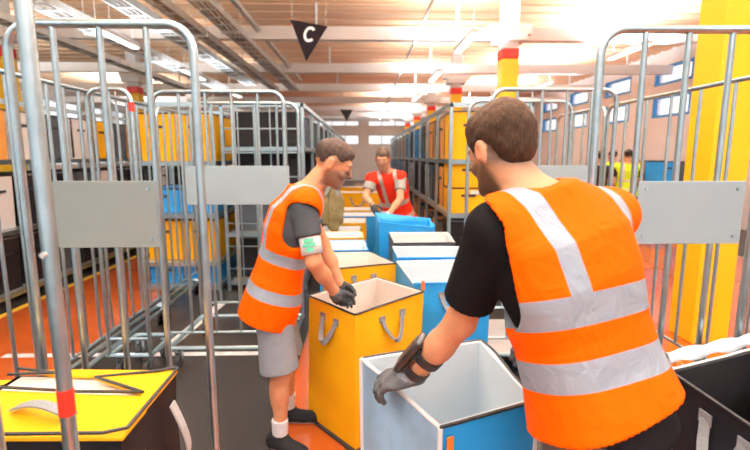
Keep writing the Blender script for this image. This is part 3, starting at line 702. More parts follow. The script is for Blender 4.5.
# ================================================================ PEOPLE
class SDF:
    """small implicit modeller: smooth unions of tapered limbs, ellipsoids and lofts -> one continuous surface (surface nets)"""
    def __init__(s, lo, hi, h):
        s.h = h; s.lo = np.array(lo, float); n = np.ceil((np.array(hi)-s.lo)/h).astype(int)+1
        s.n = n; s.D = np.full(n, .5, np.float32)
        s.ax = [s.lo[i]+np.arange(n[i])*h for i in range(3)]
    def sub(s, lo, hi):
        i0 = np.clip(np.floor((np.array(lo)-s.lo)/s.h).astype(int), 0, s.n-1); i1 = np.clip(np.ceil((np.array(hi)-s.lo)/s.h).astype(int)+1, 1, s.n)
        sl = tuple(slice(a, b) for a, b in zip(i0, i1))
        X, Y, Z = np.meshgrid(*[s.ax[i][sl[i]] for i in range(3)], indexing='ij')
        return sl, X, Y, Z
    def mix(s, sl, d, k, op='u'):
        A = s.D[sl]
        if op == 'u':
            if k > 0:
                hh = np.clip(.5+.5*(A-d)/k, 0, 1); R = A*(1-hh)+d*hh-k*hh*(1-hh)
            else: R = np.minimum(A, d)
        elif op == 's':
            if k > 0:
                hh = np.clip(.5-.5*(A+d)/k, 0, 1); R = A*(1-hh)-d*hh+k*hh*(1-hh)
            else: R = np.maximum(A, -d)
        else: R = np.maximum(A, d)
        s.D[sl] = R
    def limb(s, a, b, ra, rb, k=.02, op='u', flat=None, mg=.05):
        a = np.array(a, float); b = np.array(b, float); r = max(ra, rb)+mg
        sl, X, Y, Z = s.sub(np.minimum(a, b)-r, np.maximum(a, b)+r)
        ab = b-a; L2 = ab@ab+1e-12
        t = np.clip(((X-a[0])*ab[0]+(Y-a[1])*ab[1]+(Z-a[2])*ab[2])/L2, 0, 1)
        d = np.sqrt((X-a[0]-t*ab[0])**2+(Y-a[1]-t*ab[1])**2+(Z-a[2]-t*ab[2])**2)-(ra+(rb-ra)*t)
        if flat:
            u = ab/np.sqrt(L2); e = (X-b[0])*u[0]+(Y-b[1])*u[1]+(Z-b[2])*u[2]; d = np.maximum(d, e)
        s.mix(sl, d, k, op)
    def ell(s, c, r, R=None, k=.02, op='u', mg=.05):
        c = np.array(c, float); m = max(r)+mg
        sl, X, Y, Z = s.sub(c-m, c+m); P = [X-c[0], Y-c[1], Z-c[2]]
        if R is not None: P = [R[i][0]*P[0]+R[i][1]*P[1]+R[i][2]*P[2] for i in range(3)]   # rows of R = local axes
        k0 = np.sqrt((P[0]/r[0])**2+(P[1]/r[1])**2+(P[2]/r[2])**2)+1e-9
        k1 = np.sqrt((P[0]/r[0]**2)**2+(P[1]/r[1]**2)**2+(P[2]/r[2]**2)**2)+1e-9
        s.mix(sl, k0*(k0-1)/k1, k, op)
    def loft(s, o, R, st, off=0, k=.03, p=2.3, mg=.05, op='u', zpad=0):
        """stations (z, cx, cy, rx, ry) in the frame R (rows = axes) at o"""
        st = np.array(st, float); o = np.array(o, float)
        z0, z1 = st[0, 0]-zpad, st[-1, 0]+zpad; rm = max(st[:, 3].max(), st[:, 4].max())+abs(st[:, 2]).max()+off+mg
        ends = [o+np.array(R[2])*z for z in (z0, z1)]
        lo = np.minimum(*ends)-rm; hi = np.maximum(*ends)+rm
        sl, X, Y, Z = s.sub(lo, hi); P = [X-o[0], Y-o[1], Z-o[2]]
        q = [R[i][0]*P[0]+R[i][1]*P[1]+R[i][2]*P[2] for i in range(3)]
        I = lambda j: np.interp(q[2], st[:, 0], st[:, j])
        rx = I(3)+off; ry = I(4)+off
        r = (np.abs((q[0]-I(1))/rx)**p+np.abs((q[1]-I(2))/ry)**p)**(1/p)
        d = (r-1)*np.minimum(rx, ry); d = np.maximum(d, np.maximum(z0-q[2], q[2]-z1))
        s.mix(sl, d, k, op)
    def plane(s, c, n, k=0):
        """keep what lies on the side n points away from"""
        n = np.array(n, float); n /= np.linalg.norm(n); c = np.array(c)
        sl, X, Y, Z = s.sub(s.lo, s.lo+s.n*s.h)
        s.mix(sl, ((X-c[0])*n[0]+(Y-c[1])*n[1]+(Z-c[2])*n[2]).astype(np.float32), k, 'i')
    def noise(s, amp, f, seed=0, squash=(1, 1, 1), oct=2):
        rs = np.random.RandomState(seed); sl, X, Y, Z = s.sub(s.lo, s.lo+s.n*s.h); N = 0
        for o in range(oct):
            for j in range(4):
                v = rs.randn(3); v /= np.linalg.norm(v); v *= f*(2**o)*np.array(squash); N = N+np.sin(X*v[0]+Y*v[1]+Z*v[2]+rs.rand()*6.3)/(4*(1.6**o))
        s.D += (N*amp).astype(np.float32)
    def mesh(s):
        D = s.D; D = D.copy(); D[0] = D[-1] = .5; D[:, 0] = D[:, -1] = .5; D[:, :, 0] = D[:, :, -1] = .5
        n = D.shape; ins = D < 0
        cn = tuple(k-1 for k in n); cnt = np.zeros(cn, np.int8)
        offs = [(i, j, k) for i in (0, 1) for j in (0, 1) for k in (0, 1)]
        V = lambda A, o: A[o[0]:o[0]+cn[0], o[1]:o[1]+cn[1], o[2]:o[2]+cn[2]]
        for o in offs: cnt += V(ins, o)
        act = (cnt > 0) & (cnt < 8); idx = np.argwhere(act); nid = np.full(cn, -1, np.int64); nid[act] = np.arange(len(idx))
        acc = np.zeros((len(idx), 3)); num = np.zeros(len(idx)); vals = {}
        for o in offs: vals[o] = D[idx[:, 0]+o[0], idx[:, 1]+o[1], idx[:, 2]+o[2]].astype(float)
        for o in offs:
            for a in range(3):
                if o[a]: continue
                o2 = list(o); o2[a] = 1; o2 = tuple(o2); va, vb = vals[o], vals[o2]; cr = (va < 0) != (vb < 0)
                t = np.where(cr, va/(va-vb+1e-20*(va == vb)), 0)
                for d in range(3): acc[:, d] += np.where(cr, o[d]+(t if d == a else 0), 0)
                num += cr
        vs = s.lo+(idx+acc/num[:, None])*s.h
        F = []
        for a in range(3):
            sl0 = [slice(None)]*3; sl1 = [slice(None)]*3; sl0[a] = slice(0, -1); sl1[a] = slice(1, None)
            e0, e1 = ins[tuple(sl0)], ins[tuple(sl1)]; E = np.argwhere(e0 != e1); b, c = (a+1) % 3, (a+2) % 3
            ok = (E[:, b] > 0) & (E[:, c] > 0) & (E[:, b] < cn[b]) & (E[:, c] < cn[c]) ; E = E[ok]
            q = []
            for db, dc in ((-1, -1), (0, -1), (0, 0), (-1, 0)):
                e = E.copy(); e[:, b] += db; e[:, c] += dc; q.append(nid[e[:, 0], e[:, 1], e[:, 2]])
            q = np.stack(q, 1); fl = e0[E[:, 0], E[:, 1], E[:, 2]]; q[~fl] = q[~fl][:, ::-1]; F.append(q)
        return vs, np.concatenate(F)

def to_obj(name, sdf, m, parent, tint=None, cut=None):
    vs, F = sdf.mesh(); org = np.array(ORG[parent]) if parent is not None else np.zeros(3)
    me = bpy.data.meshes.new(name)
    w = vs-org
    me.vertices.add(len(w)); me.vertices.foreach_set('co', w.astype(np.float32).ravel())
    me.loops.add(len(F)*4); me.loops.foreach_set('vertex_index', F.astype(np.int32).ravel())
    me.polygons.add(len(F)); me.polygons.foreach_set('loop_start', np.arange(0, len(F)*4, 4, dtype=np.int32))
    try: me.polygons.foreach_set('loop_total', np.full(len(F), 4, np.int32))
    except Exception: pass
    me.update(calc_edges=True); me.validate()
    me.polygons.foreach_set('use_smooth', np.ones(len(me.polygons), bool))
    if tint is not None:
        a = me.color_attributes.new('tint', 'FLOAT_COLOR', 'POINT'); c = np.ones((len(vs), 4), np.float32); c[:, :3] = tint(vs); a.data.foreach_set('color', c.ravel())
    if cut is not None:
        a = me.attributes.new('cut', 'FLOAT_VECTOR', 'POINT'); a.data.foreach_set('vector', cut(vs).astype(np.float32).ravel())
    o = link(name, me, m, parent); ORG[o] = ORG[parent] if parent is not None else Vector((0, 0, 0)); return o

def nz(v): v = np.array(v, float); return v/np.linalg.norm(v)
def frame(up, right):
    z = nz(up); x = np.array(right, float); x = nz(x-z*(x@z)); return np.array([x, np.cross(z, x), z])
def smooth01(x, a, b): t = np.clip((x-a)/(b-a), 0, 1); return t*t*(3-2*t)

SKIN_M = attr_mat('skin', rough=.5, spec=.35, bump=.08, bscale=120, sss=.06, var=.05, vscale=30)
HAIR_M = attr_mat('hair', rough=.65, bump=.9, bscale=90, stretch=(2.5, 2.5, .6), var=.35, vscale=70)
CLOTH_M = attr_mat('cloth', rough=.85, bump=.25, bscale=25, spec=.06, var=.06, vscale=30)
GLOVE_M = attr_mat('glove', rough=.65, bump=.5, bscale=90, var=.25, vscale=40)
TORSO = [(-.13, 0, 0, .10, .085), (-.08, 0, -.01, .155, .115), (0, 0, 0, .168, .118), (.10, 0, .005, .155, .105), (.2, 0, .005, .15, .10), (.32, 0, 0, .172, .115), (.42, 0, -.005, .175, .11), (.49, 0, -.01, .13, .08), (.55, 0, -.01, .06, .055)]

def hand(S, w, d, palm, curl, side, r=1., off=0, spread=.25, k=.006, thumb=1.):
    """palm + four jointed fingers + thumb; w wrist, d pointing direction, palm = direction the palm faces, side=+1 right hand"""
    d = nz(d); palm = np.array(palm, float); palm = nz(palm-d*(palm@d)); sd = np.cross(d, palm)*side   # sd: towards the thumb
    w = np.array(w, float)
    pc = w+d*.048*r
    S.ell(pc, ((.042+off)*r, (.052+off)*r, (.017+off)*r), np.array([sd, d, palm]), k=.012)
    S.limb(w-d*.01, w+d*.03*r, (.027+off)*r, (.028+off)*r, k=.015)
    for i, (o, ln, rr) in enumerate(((.031, .074, .0088), (.0105, .082, .0092), (-.010, .076, .0088), (-.030, .060, .0078))):
        root = w+d*(.088-abs(o)*.25)*r+sd*o*r; dd = nz(d+sd*o*spread*6*.5); p = root; a = 0
        c = curl*(1+.12*(i-1.5))
        S.limb(w+d*.05*r+sd*o*.9*r, root, (rr+.001+off)*r, (rr+off)*r, k=k)
        for j, (f, cc) in enumerate(((.45, .8), (.31, 1.), (.24, .7))):
            a += c*cc; q = p+(dd*math.cos(a)+palm*math.sin(a))*ln*f*r
            S.limb(p, q, (rr*(1-.06*j)+off)*r, (rr*(.95-.08*j)+off)*r, k=k*.6, mg=.02); p = q
    b0 = w+d*.02*r+sd*.026*r+palm*.004; b1 = b0+nz(d*.7+sd*.8+palm*.35)*.042*r; b2 = b1+nz(d*.95+sd*.3*thumb+palm*.5)*.032*r; b3 = b2+nz(d+palm*.6)*.026*r
    S.limb(b0, b1, (.016+off)*r, (.0115+off)*r, k=.012); S.limb(b1, b2, (.0112+off)*r, (.010+off)*r, k=.004); S.limb(b2, b3, (.010+off)*r, (.0085+off)*r, k=.004)

def person(c):
    g = lambda k, d=None: c.get(k, d)
    hh = c.get('h', .007); P, N = np.array(c['P'], float), np.array(c['N'], float); s = c.get('s', 1.)
    shR, shL = np.array(c['shR'], float), np.array(c['shL'], float)
    T = frame(N-P, shR-shL); L = np.linalg.norm(N-P); tz = L/.55
    bend = c.get('bend', .0)
    st = [(z*tz, cx, cy-bend*4*max(0, z/.55)*(1-max(0, z/.55)), rx*s, ry*s) for z, cx, cy, rx, ry in TORSO]
    HC = np.array(c['head'], float); hf = nz(c['hf']); hr = nz(np.cross(hf, c.get('hup', (0, 0, 1)))); hu = np.cross(hr, hf); HR = np.array([hr, hf, hu]); hs = c.get('hs', 1.)
    H = lambda x, y, z: HC+(hr*x+hf*y+hu*z)*hs
    foot = [np.array(f, float) for f in (c['ankR'], c['ankL'])]
    allp = [P, N, shR, shL, HC, c['elR'], c['elL'], c['wrR'], c['wrL'], c['knR'], c['knL'], c['ankR'], c['ankL']]
    lo = np.min(allp, 0)-.26; hi = np.max(allp, 0)+.26; lo[2] = min(lo[2], -.02)
    root = thing(c['name'] if 'name' in c else 'person', c['label'], 'person', (float(P[0]), float(P[1]), 0))
    # ---- body
    S = SDF(lo, hi, hh)
    S.loft(P, T, st, k=0)
    for e in (shR, shL):
        S.limb(N-T[2]*.05, e, .055*s, .055*s, k=.05); S.ell(e, (.062*s,)*3, k=.03)
    hipw = .088*s
    for sg, e, w, ud in ((1, c['elR'], c['wrR'], shR), (-1, c['elL'], c['wrL'], shL)):
        e = np.array(e, float); w = np.array(w, float)
        S.limb(ud, e, .052*s, .042*s, k=.03); S.limb(e, e+(w-e)*.45, .041*s, .041*s, k=.02); S.limb(e+(w-e)*.4, w, .041*s, .027*s, k=.02)
    for sg, kn, an, fd in ((1, c['knR'], c['ankR'], c['footR']), (-1, c['knL'], c['ankL'], c['footL'])):
        hp = P+T[0]*hipw*sg-T[2]*.05; kn = np.array(kn, float); an = np.array(an, float); fd = nz([fd[0], fd[1], 0])
        S.limb(hp, kn, .088*s, .056*s, k=.03); S.limb(kn, an, .05*s, .034*s, k=.02)
        S.ell(kn+(an-kn)*.3-fd*.018, (.05*s, .05*s, .11*s), k=.03)
        S.limb(an-fd*.03-np.array([0, 0, .035]), an+fd*.13-np.array([0, 0, an[2]-.035]), .033, .028, k=.02)
    # neck and head
    nb = HC-hu*.06*hs-hf*.022*hs
    S.limb(N-T[2]*.03, nb, .062*s, .057*hs, k=.03)
    S.ell(H(0, -.012, .032), (.076*hs, .097*hs, .09*hs), HR, k=.01)
    S.ell(H(0, .022, -.035), (.060*hs, .066*hs, .072*hs), HR, k=.025)
    S.limb(H(-.016, .066, -.084), H(.016, .066, -.084), .017*hs, .017*hs, k=.022)
    for sg in (-1, 1):
        S.limb(H(.055*sg, -.01, -.03), H(.025*sg, .06, -.085), .022*hs, .02*hs, k=.025)
        S.ell(H(.033*sg, .070, -.022), (.022*hs, .016*hs, .016*hs), HR, k=.02)
        S.ell(H(.031*sg, .092, .012), (.014*hs, .012*hs, .010*hs), HR, k=.008, op='s', mg=.03)
        S.ell(H(.031*sg, .078, .011), (.0125*hs,)*3, HR, k=.003)
        S.ell(H(.080*sg, -.008, .002), (.011*hs, .021*hs, .034*hs), HR, k=.006); S.ell(H(.090*sg, -.004, .004), (.006*hs, .011*hs, .019*hs), HR, k=.004, op='s', mg=.03)
    S.limb(H(-.034, .080, .034), H(.034, .080, .034), .012*hs, .012*hs, k=.015)
    S.limb(H(0, .087, .02), H(0, .108, -.018), .0095*hs, .0115*hs, k=.010)
    for sg in (-1, 1): S.ell(H(.012*sg, .098, -.026), (.008*hs,)*3, k=.006)
    S.limb(H(-.017, .083, -.052), H(.017, .083, -.052), .0075*hs, .0075*hs, k=.007)
    S.limb(H(-.015, .081, -.064), H(.015, .081, -.064), .0085*hs, .0085*hs, k=.007)
    for sg, w, dd, pm, cu in ((1, c['wrR'], c['hdR'], c['pmR'], c.get('cuR', .5)), (-1, c['wrL'], c['hdL'], c['pmL'], c.get('cuL', .5))):
        hand(S, w, dd, pm, cu, sg, r=s*c.get('hr', 1))
    sk = np.array(c.get('skin', (.68, .35, .22))); hc = np.array(c.get('hair', (.07, .04, .025)))
    def loc(v): return ((v-HC)@HR.T)/hs
    def tint(v):
        q = loc(v); col = np.tile(sk, (len(v), 1)); x, y, z = q[:, 0], q[:, 1], q[:, 2]
        near = (np.abs(q).max(1) < .16)
        lip = near*np.exp(-((x/.02)**4+((z+.058)/.010)**2))*(y > .07); col = col*(1-lip[:, None]*.5)+np.array([.5, .12, .1])*lip[:, None]*.5
        ear = near*(np.abs(x) > .076)*(z < .045)*(z > -.045); col = col*(1-.25*ear[:, None])+np.array([.72, .2, .13])*.25*ear[:, None]
        brow = near*smooth01(y, .06, .075)*np.exp(-(((z-.034-.1*(np.abs(x)-.03)**2)/.006)**2))*(np.abs(x) > .012)*(np.abs(x) < .052)
        # cropped hair on the skull sides and nape, and stubble
        fade = near*smooth01(z-.45*y, -.035+c.get('fade', 0), .025+c.get('fade', 0))*smooth01(-y+.6*z, -.05, -.02)*(z-.9*y > -.06)*(np.abs(x) < .0775)
        st_ = near*c.get('stubble', .5)*smooth01(-z+.35*y, .005, .04)*smooth01(y, -.035, .0)*smooth01(z, -.125, -.1)
        k = np.clip(np.maximum(np.maximum(fade*c.get('fadek', .85), st_), brow*.8), 0, 1)[:, None]
        eye = (near*(((np.abs(x)-.031)**2+(z-.011)**2) < .010**2)*(y > .078))[:, None]
        col = col*(1-k)+hc*k
        col = col*(1-eye)+np.array([.5, .48, .45])*eye
        iris = (near*(((np.abs(x)-.031)**2+(z-.011)**2) < .0055**2)*(y > .078))[:, None]
        return col*(1-iris)+np.array([.03, .02, .015])*iris
    to_obj('body', S, SKIN_M, root, tint)
    # ---- hair
    G = SDF(HC-.17, HC+.17, min(hh, c.get('hairh', .005)))
    t0, t1 = c.get('hair_th', (.008, .0))
    G.ell(H(0, -.020, .046+t0*.5), ((.076+t0*.8)*hs, (.096+t0*.8)*hs, (.083+t0)*hs), HR, k=0)
    if 'quiff' in c: G.ell(H(*c['quiff'][0]), tuple(np.array(c['quiff'][1])*hs), HR, k=.025)
    if 'nape' in c: G.ell(H(0, -.050, .002), (.062*hs, .060*hs, .062*hs), HR, k=.02)
    G.plane(H(0, .078, .055), hf*1.-hu*.4, k=.012)
    for sg in (-1, 1): G.ell(H(.09*sg, -.008, -.004), (.03*hs, .024*hs, .036*hs), HR, k=.006, op='s')
    G.noise(.0035, 55, seed=3, oct=3)
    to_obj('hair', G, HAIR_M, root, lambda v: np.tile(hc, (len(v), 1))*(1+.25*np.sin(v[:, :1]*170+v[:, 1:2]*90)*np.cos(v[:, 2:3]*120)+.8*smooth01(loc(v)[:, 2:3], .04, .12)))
    if c.get('beard'):
        G = SDF(HC-.16, HC+.16, min(hh, .005)); bt = c['beard']
        G.ell(H(0, .022, -.038), ((.061+bt)*hs, (.066+bt)*hs, (.073+bt)*hs), HR, k=0)
        G.limb(H(-.016, .066, -.085), H(.016, .066, -.085), (.018+bt)*hs, (.018+bt)*hs, k=.022)
        for sg in (-1, 1): G.limb(H(.055*sg, -.008, -.03), H(.025*sg, .06, -.088), (.023+bt)*hs, (.022+bt)*hs, k=.025)
        G.plane(H(0, .06, -.032), hu*1.+hf*.25, k=.01); G.plane(H(0, -.022, 0), -hf, k=.01)
        G.ell(H(0, .10, -.057), (.022*hs, .022*hs, .012*hs), HR, k=.008, op='s')
        G.noise(.003, 110, seed=5)
        to_obj('beard', G, HAIR_M, root, lambda v: np.tile(np.array(c.get('beardc', hc)), (len(v), 1)))
    # ---- shirt
    S = SDF(lo, hi, hh); so = .011
    S.loft(P, T, [(z, a, b, rx, ry) for z, a, b, rx, ry in st if z < .5*tz]+[(.5*tz, 0, -.01, .12*s, .078*s), (.535*tz, 0, -.01, .08*s, .07*s)], off=so, k=0)
    for e, el in ((shR, c['elR']), (shL, c['elL'])):
        el = np.array(el, float); S.limb(N-T[2]*.06, e, .055*s+so, .06*s+so, k=.05)
        S.limb(e, e+(el-e)*c.get('sleeve', .62), .064*s+so*.5, c.get('slr', .060)*s+so*.5, k=.02, flat=True)
    S.noise(.003, 16, seed=2, oct=2)
    shc = np.array(c['shirt'])
    S.ell(H(0, 0, 0), (.07, .09, .1), HR, k=.005, op='s')
    to_obj('t_shirt', S, CLOTH_M, root, lambda v: np.tile(shc, (len(v), 1)))
    # ---- vest
    if 'vest' in c:
        S = SDF(lo, hi, c.get('vh', hh)); v = c['vest']; hem = v.get('hem', -.15); f = v.get('flare', .02)
        vs_ = [(hem*tz, 0, v.get('hy', 0), .18*s+f, .132*s+f), (-.02, 0, 0, .178*s+f*.7, .13*s+f*.5)]+[(z, a, b, rx+.004, ry+.004) for z, a, b, rx, ry in st if .05*tz < z < .45*tz]+[(.475*tz, 0, -.01, .165*s, .095*s), (.515*tz, 0, -.012, .12*s, .078*s), (.545*tz, 0, -.015, .07*s, .066*s)]
        S.loft(P, T, vs_, off=.024, k=0, p=2.4)
        for e, sg in ((shR, 1), (shL, -1)):
            S.limb(N-T[2]*.055, e+T[2]*.004, .052*s+.03, .055*s+.032, k=.04)
            el = np.array(c['elR'] if sg > 0 else c['elL'], float); ad = nz(el-e)
            axx, arr, azz = v['right'] if (sg > 0 and 'right' in v) else (v.get('armx', .045), v.get('armr', .074), v.get('armz', -.03))
            cen = e+T[0]*sg*axx+T[2]*azz+ad*.02
            S.limb(cen, cen+nz(ad*.25-T[2])*v.get('arml', .12), .001+arr*s, arr*s, k=.01, op='s', mg=.03)
        S.limb(N-T[2]*.0, nb, .062*s+.01, .06, k=.01, op='s')
        S.noise(v.get('fold', .008), 13, seed=v.get('seed', 7), squash=(1, 1, .6), oct=2)
        S.plane(P+T[2]*(hem*tz+.010), -T[2])
        def cut(w):
            q = (w-P)@T.T; q[:, 2] /= tz; q[:, 2] += v.get('hang', 0)*(q[:, 0]+.15); return q
        to_obj('hi_vis_vest', S, v['m'], root, cut=cut)
    # ---- trousers or shorts
    S = SDF(lo, hi, hh); kl = c.get('legs', 1.); tr = c.get('trad', .0)
    S.loft(P, T, [(z, a, b, rx, ry) for z, a, b, rx, ry in st if z < .07], off=.012, k=0)
    for sg, kn, an in ((1, c['knR'], c['ankR']), (-1, c['knL'], c['ankL'])):
        hp = P+T[0]*hipw*sg-T[2]*.05; kn = np.array(kn, float); an = np.array(an, float)
        if kl < 1: S.limb(hp, hp+(kn-hp)*kl, .10*s, .078*s+tr, k=.02, flat=True)
        else: S.limb(hp, kn, .10*s, .07*s, k=.02); S.limb(kn, kn+(an-kn)*.97, .068*s, .055*s, k=.02, flat=True)
    S.noise(.006, 15, seed=9, oct=2)
    to_obj(c.get('legname', 'trousers'), S, CLOTH_M, root, lambda v: np.tile(np.array(c['trousers']), (len(v), 1)))
    # ---- shoes and socks
    for an, fd, nm in ((c['ankR'], c['footR'], 0), (c['ankL'], c['footL'], 1)):
        an = np.array(an, float); fd = nz([fd[0], fd[1], 0]); g0 = np.array([an[0], an[1], 0])
        S = SDF(g0-.24, g0+np.array([.24, .24, .3]), max(hh, .006))
        S.limb(g0-fd*.045+[0, 0, .045], g0+fd*.15+[0, 0, .038], .047, .040, k=.0); S.limb(g0-fd*.03+[0, 0, .06], g0+[0, 0, .1], .045, .045, k=.03)
        S.plane(g0, (0, 0, -1)); S.plane(g0+[0, 0, .105], (0, 0, 1), k=.01)
        sc_ = np.array(c.get('shoes', (.02, .02, .022)))
        to_obj('shoe', S, CLOTH_M, root, lambda v: np.where(v[:, 2:3] < .022, np.array(c.get('sole', (.05, .05, .05))), sc_))
        if c.get('socks'):
            S = SDF(g0-.12, g0+np.array([.12, .12, .34]), max(hh, .006))
            S.limb(g0+[0, 0, .07], an+np.array([0, 0, c['socks']-.02]), .043, .046, k=0, flat=True); S.noise(.002, 60, 1)
            to_obj('sock', S, CLOTH_M, root, lambda v: np.tile(np.array([.82, .82, .84]), (len(v), 1)))
    # ---- gloves
    for sg, w, dd, pm, cu, nm in ((1, c['wrR'], c['hdR'], c['pmR'], c.get('cuR', .5), 'gloveR'), (-1, c['wrL'], c['hdL'], c['pmL'], c.get('cuL', .5), 'gloveL')):
        if nm not in c: continue
        w = np.array(w, float); gc = np.array(c[nm]); pal = nz(pm)
        S = SDF(w-.24, w+.24, min(hh, .0045)); hand(S, w, dd, pm, cu, sg, r=s*c.get('hr', 1), off=.002)
        S.noise(.0012, 120, 4)
        to_obj('glove', S, GLOVE_M, root, lambda v: gc*np.where(((v-w)@pal)[:, None] > 0, .45, 1.)*np.ones((len(v), 1)))
    return root

ORV = vest_mat('orange_vest', (.98, .115, .0), [(.285, .07), (.14, .07)], .145, .06, zlo=.285, xoff=.045)
ORV2 = vest_mat('orange_vest_slim', (.98, .115, .0), [(.20, .055), (.02, .055)], .09, .05, zlo=.20)
REDV = vest_mat('red_vest', (.80, .035, .015), [(.20, .05), (.03, .05)], .09, .045, zlo=.20, silver=(.5, .42, .36))
YEV = vest_mat('yellow_vest', (.55, .80, .03), [(.22, .05), (.05, .05)], .09, .04, zlo=.22, silver=(.6, .66, .4))

# man nearest the camera, back turned, bending over the blue and white bag
person(dict(hr=1.12, label='man in orange vest and black t-shirt, back turned, gripping an open bag', h=.0065, vh=.005, s=1.08, hs=1.04,
    P=(.655, 1.16, .97), N=(.47, 1.27, 1.55), shL=(.345, 1.185, 1.455), shR=(.725, 1.345, 1.465), bend=.02,
    head=(.400, 1.345, 1.655), hf=(-.42, .84, -.36), hairh=.0035, hair=(.040, .021, .012), fade=-.035, fadek=.92, stubble=.9,
    hair_th=(.011, .004), quiff=((0, .015, .085), (.068, .085, .055)), skin=(.60, .28, .15), nape=1,
    elL=(.290, 1.32, 1.155), wrL=(.165, 1.44, .925), hdL=(-.85, .25, -.30), pmL=(-.15, .30, -.9), cuL=.62, gloveL=(.16, .16, .17),
    elR=(.79, 1.46, 1.17), wrR=(.70, 1.62, .98), hdR=(-.5, .6, -.6), pmR=(-.5, 0, -.8), cuR=.5, gloveR=(.16, .16, .17),
    knR=(.75, 1.13, .50), knL=(.58, 1.12, .50), ankR=(.78, 1.0, .09), ankL=(.57, .98, .09), footR=(-.35, .93), footL=(-.45, .9),
    shirt=(.008, .007, .008), sleeve=.74, slr=.064, trousers=(.10, .08, .065), vest=dict(m=ORV, hem=-.015, flare=.004, armx=.02, arml=.17, armr=.096, armz=.012, hang=.14, right=(.05, .066, -.04), fold=.010)))
# left man in grey shorts packing the yellow bag
person(dict(label='man in orange vest and grey shorts with white socks, leaning over the yellow bag', h=.007, s=1., hs=1.04,
    P=(-.50, 2.5, .90), N=(-.305, 2.51, 1.475), shR=(-.305, 2.345, 1.395), shL=(-.375, 2.69, 1.39), bend=.03,
    head=(-.165, 2.52, 1.60), hf=(.88, -.08, -.46), hair=(.045, .03, .024), fadek=.6, stubble=.8, hair_th=(.003, .003), skin=(.62, .28, .145), hairh=.005,
    quiff=((0, .012, .086), (.052, .070, .040)),
    elR=(-.255, 2.29, 1.115), wrR=(-.165, 2.42, .925), hdR=(.35, .35, -.85), pmR=(.3, .75, .2), cuR=.45, gloveR=(.10, .11, .12),
    elL=(-.25, 2.78, 1.11), wrL=(-.145, 2.68, .89), hdL=(.45, -.1, -.85), pmL=(-.1, -.9, -.1), cuL=.45, gloveL=(.10, .11, .12),
    knR=(-.465, 2.42, .44), knL=(-.47, 2.66, .44), ankR=(-.475, 2.40, .11), ankL=(-.475, 2.68, .11), footR=(.8, -.5), footL=(.9, -.1),
    shirt=(.055, .062, .07), sleeve=.55, slr=.062, trousers=(.23, .25, .28), legs=.9, trad=.03, legname='shorts', socks=.10, shoes=(.02, .02, .022), sole=(.6, .6, .6),
    vest=dict(m=ORV2, hem=-.15, flare=.006, armx=.03, arml=.1, armr=.086, fold=.007)))
# bearded man further down the line
person(dict(label='bearded man in red vest and grey t-shirt working further down the line', h=.010, hairh=.007, s=1., hs=1.05,
    P=(.46, 5.86, .88), N=(.29, 5.62, 1.45), shR=(.10, 5.60, 1.36), shL=(.44, 5.56, 1.38), bend=.03,
    head=(.225, 5.52, 1.60), hf=(-.15, -.93, -.3), hair=(.06, .04, .03), stubble=.55, beard=.0, beardc=(.10, .05, .03), hair_th=(.006, .004), skin=(.6, .29, .17), fadek=.8,
    elL=(.43, 5.42, 1.14), wrL=(.30, 5.28, .99), hdL=(-.5, -.5, -.6), pmL=(-.5, .5, -.2), cuL=.5, gloveL=(.55, .6, .62),
    elR=(.02, 5.5, 1.16), wrR=(.10, 5.30, 1.08), hdR=(.35, -.5, -.7), pmR=(.3, .6, 0), cuR=.5, gloveR=(.05, .05, .05),
    knR=(.40, 5.80, .48), knL=(.56, 5.80, .48), ankR=(.38, 5.9, .09), ankL=(.58, 5.88, .09), footR=(-.4, -.9), footL=(-.1, -1),
    shirt=(.30, .29, .26), sleeve=.6, trousers=(.012, .012, .015), vest=dict(m=REDV, hem=-.10, flare=.015, armx=.04, arml=.1)))
def bystander(x, y, yaw, label, vest=None, shirt=(.03, .03, .035), trousers=(.05, .12, .3), hgt=1., skin=(.6, .33, .22), hair=(.03, .02, .018)):
    f = np.array([math.cos(yaw), math.sin(yaw), 0]); r = np.array([f[1], -f[0], 0]); o = np.array([x, y, 0.])
    q = lambda a, b, z: tuple(o+r*a+f*b+np.array([0, 0, z*hgt]))
    d = dict(label=label, h=.016, hairh=.012, P=q(0, 0, .93), N=q(0, .02, 1.48), shR=q(.19, .01, 1.4), shL=q(-.19, .01, 1.4), head=q(0, .04, 1.63), hf=tuple(f+np.array([0, 0, -.2])),
        elR=q(.25, .02, 1.12), elL=q(-.25, .02, 1.12), wrR=q(.18, .24, 1.06), wrL=q(-.18, .24, 1.06), hdR=tuple(f), hdL=tuple(f), pmR=(0, 0, -1), pmL=(0, 0, -1),
        knR=q(.1, .03, .5), knL=q(-.1, .03, .5), ankR=q(.11, 0, .09), ankL=q(-.11, 0, .09), footR=tuple(f[:2]), footL=tuple(f[:2]), shirt=shirt, trousers=trousers, skin=skin, hair=hair, sleeve=.6)
    if vest is not None: d['vest'] = dict(m=vest, hem=-.1)
    person(d)
bystander(4.85, 9.4, 1.9, 'person in black clothes standing left of the two yellow vests', hgt=.98)
bystander(5.2, 9.0, 1.3, 'person in bright yellow vest standing beside the person in black', YEV)
bystander(5.5, 10.1, 1.8, 'person in bright yellow vest farther right, half behind another yellow vest', YEV, trousers=(.06, .16, .35))

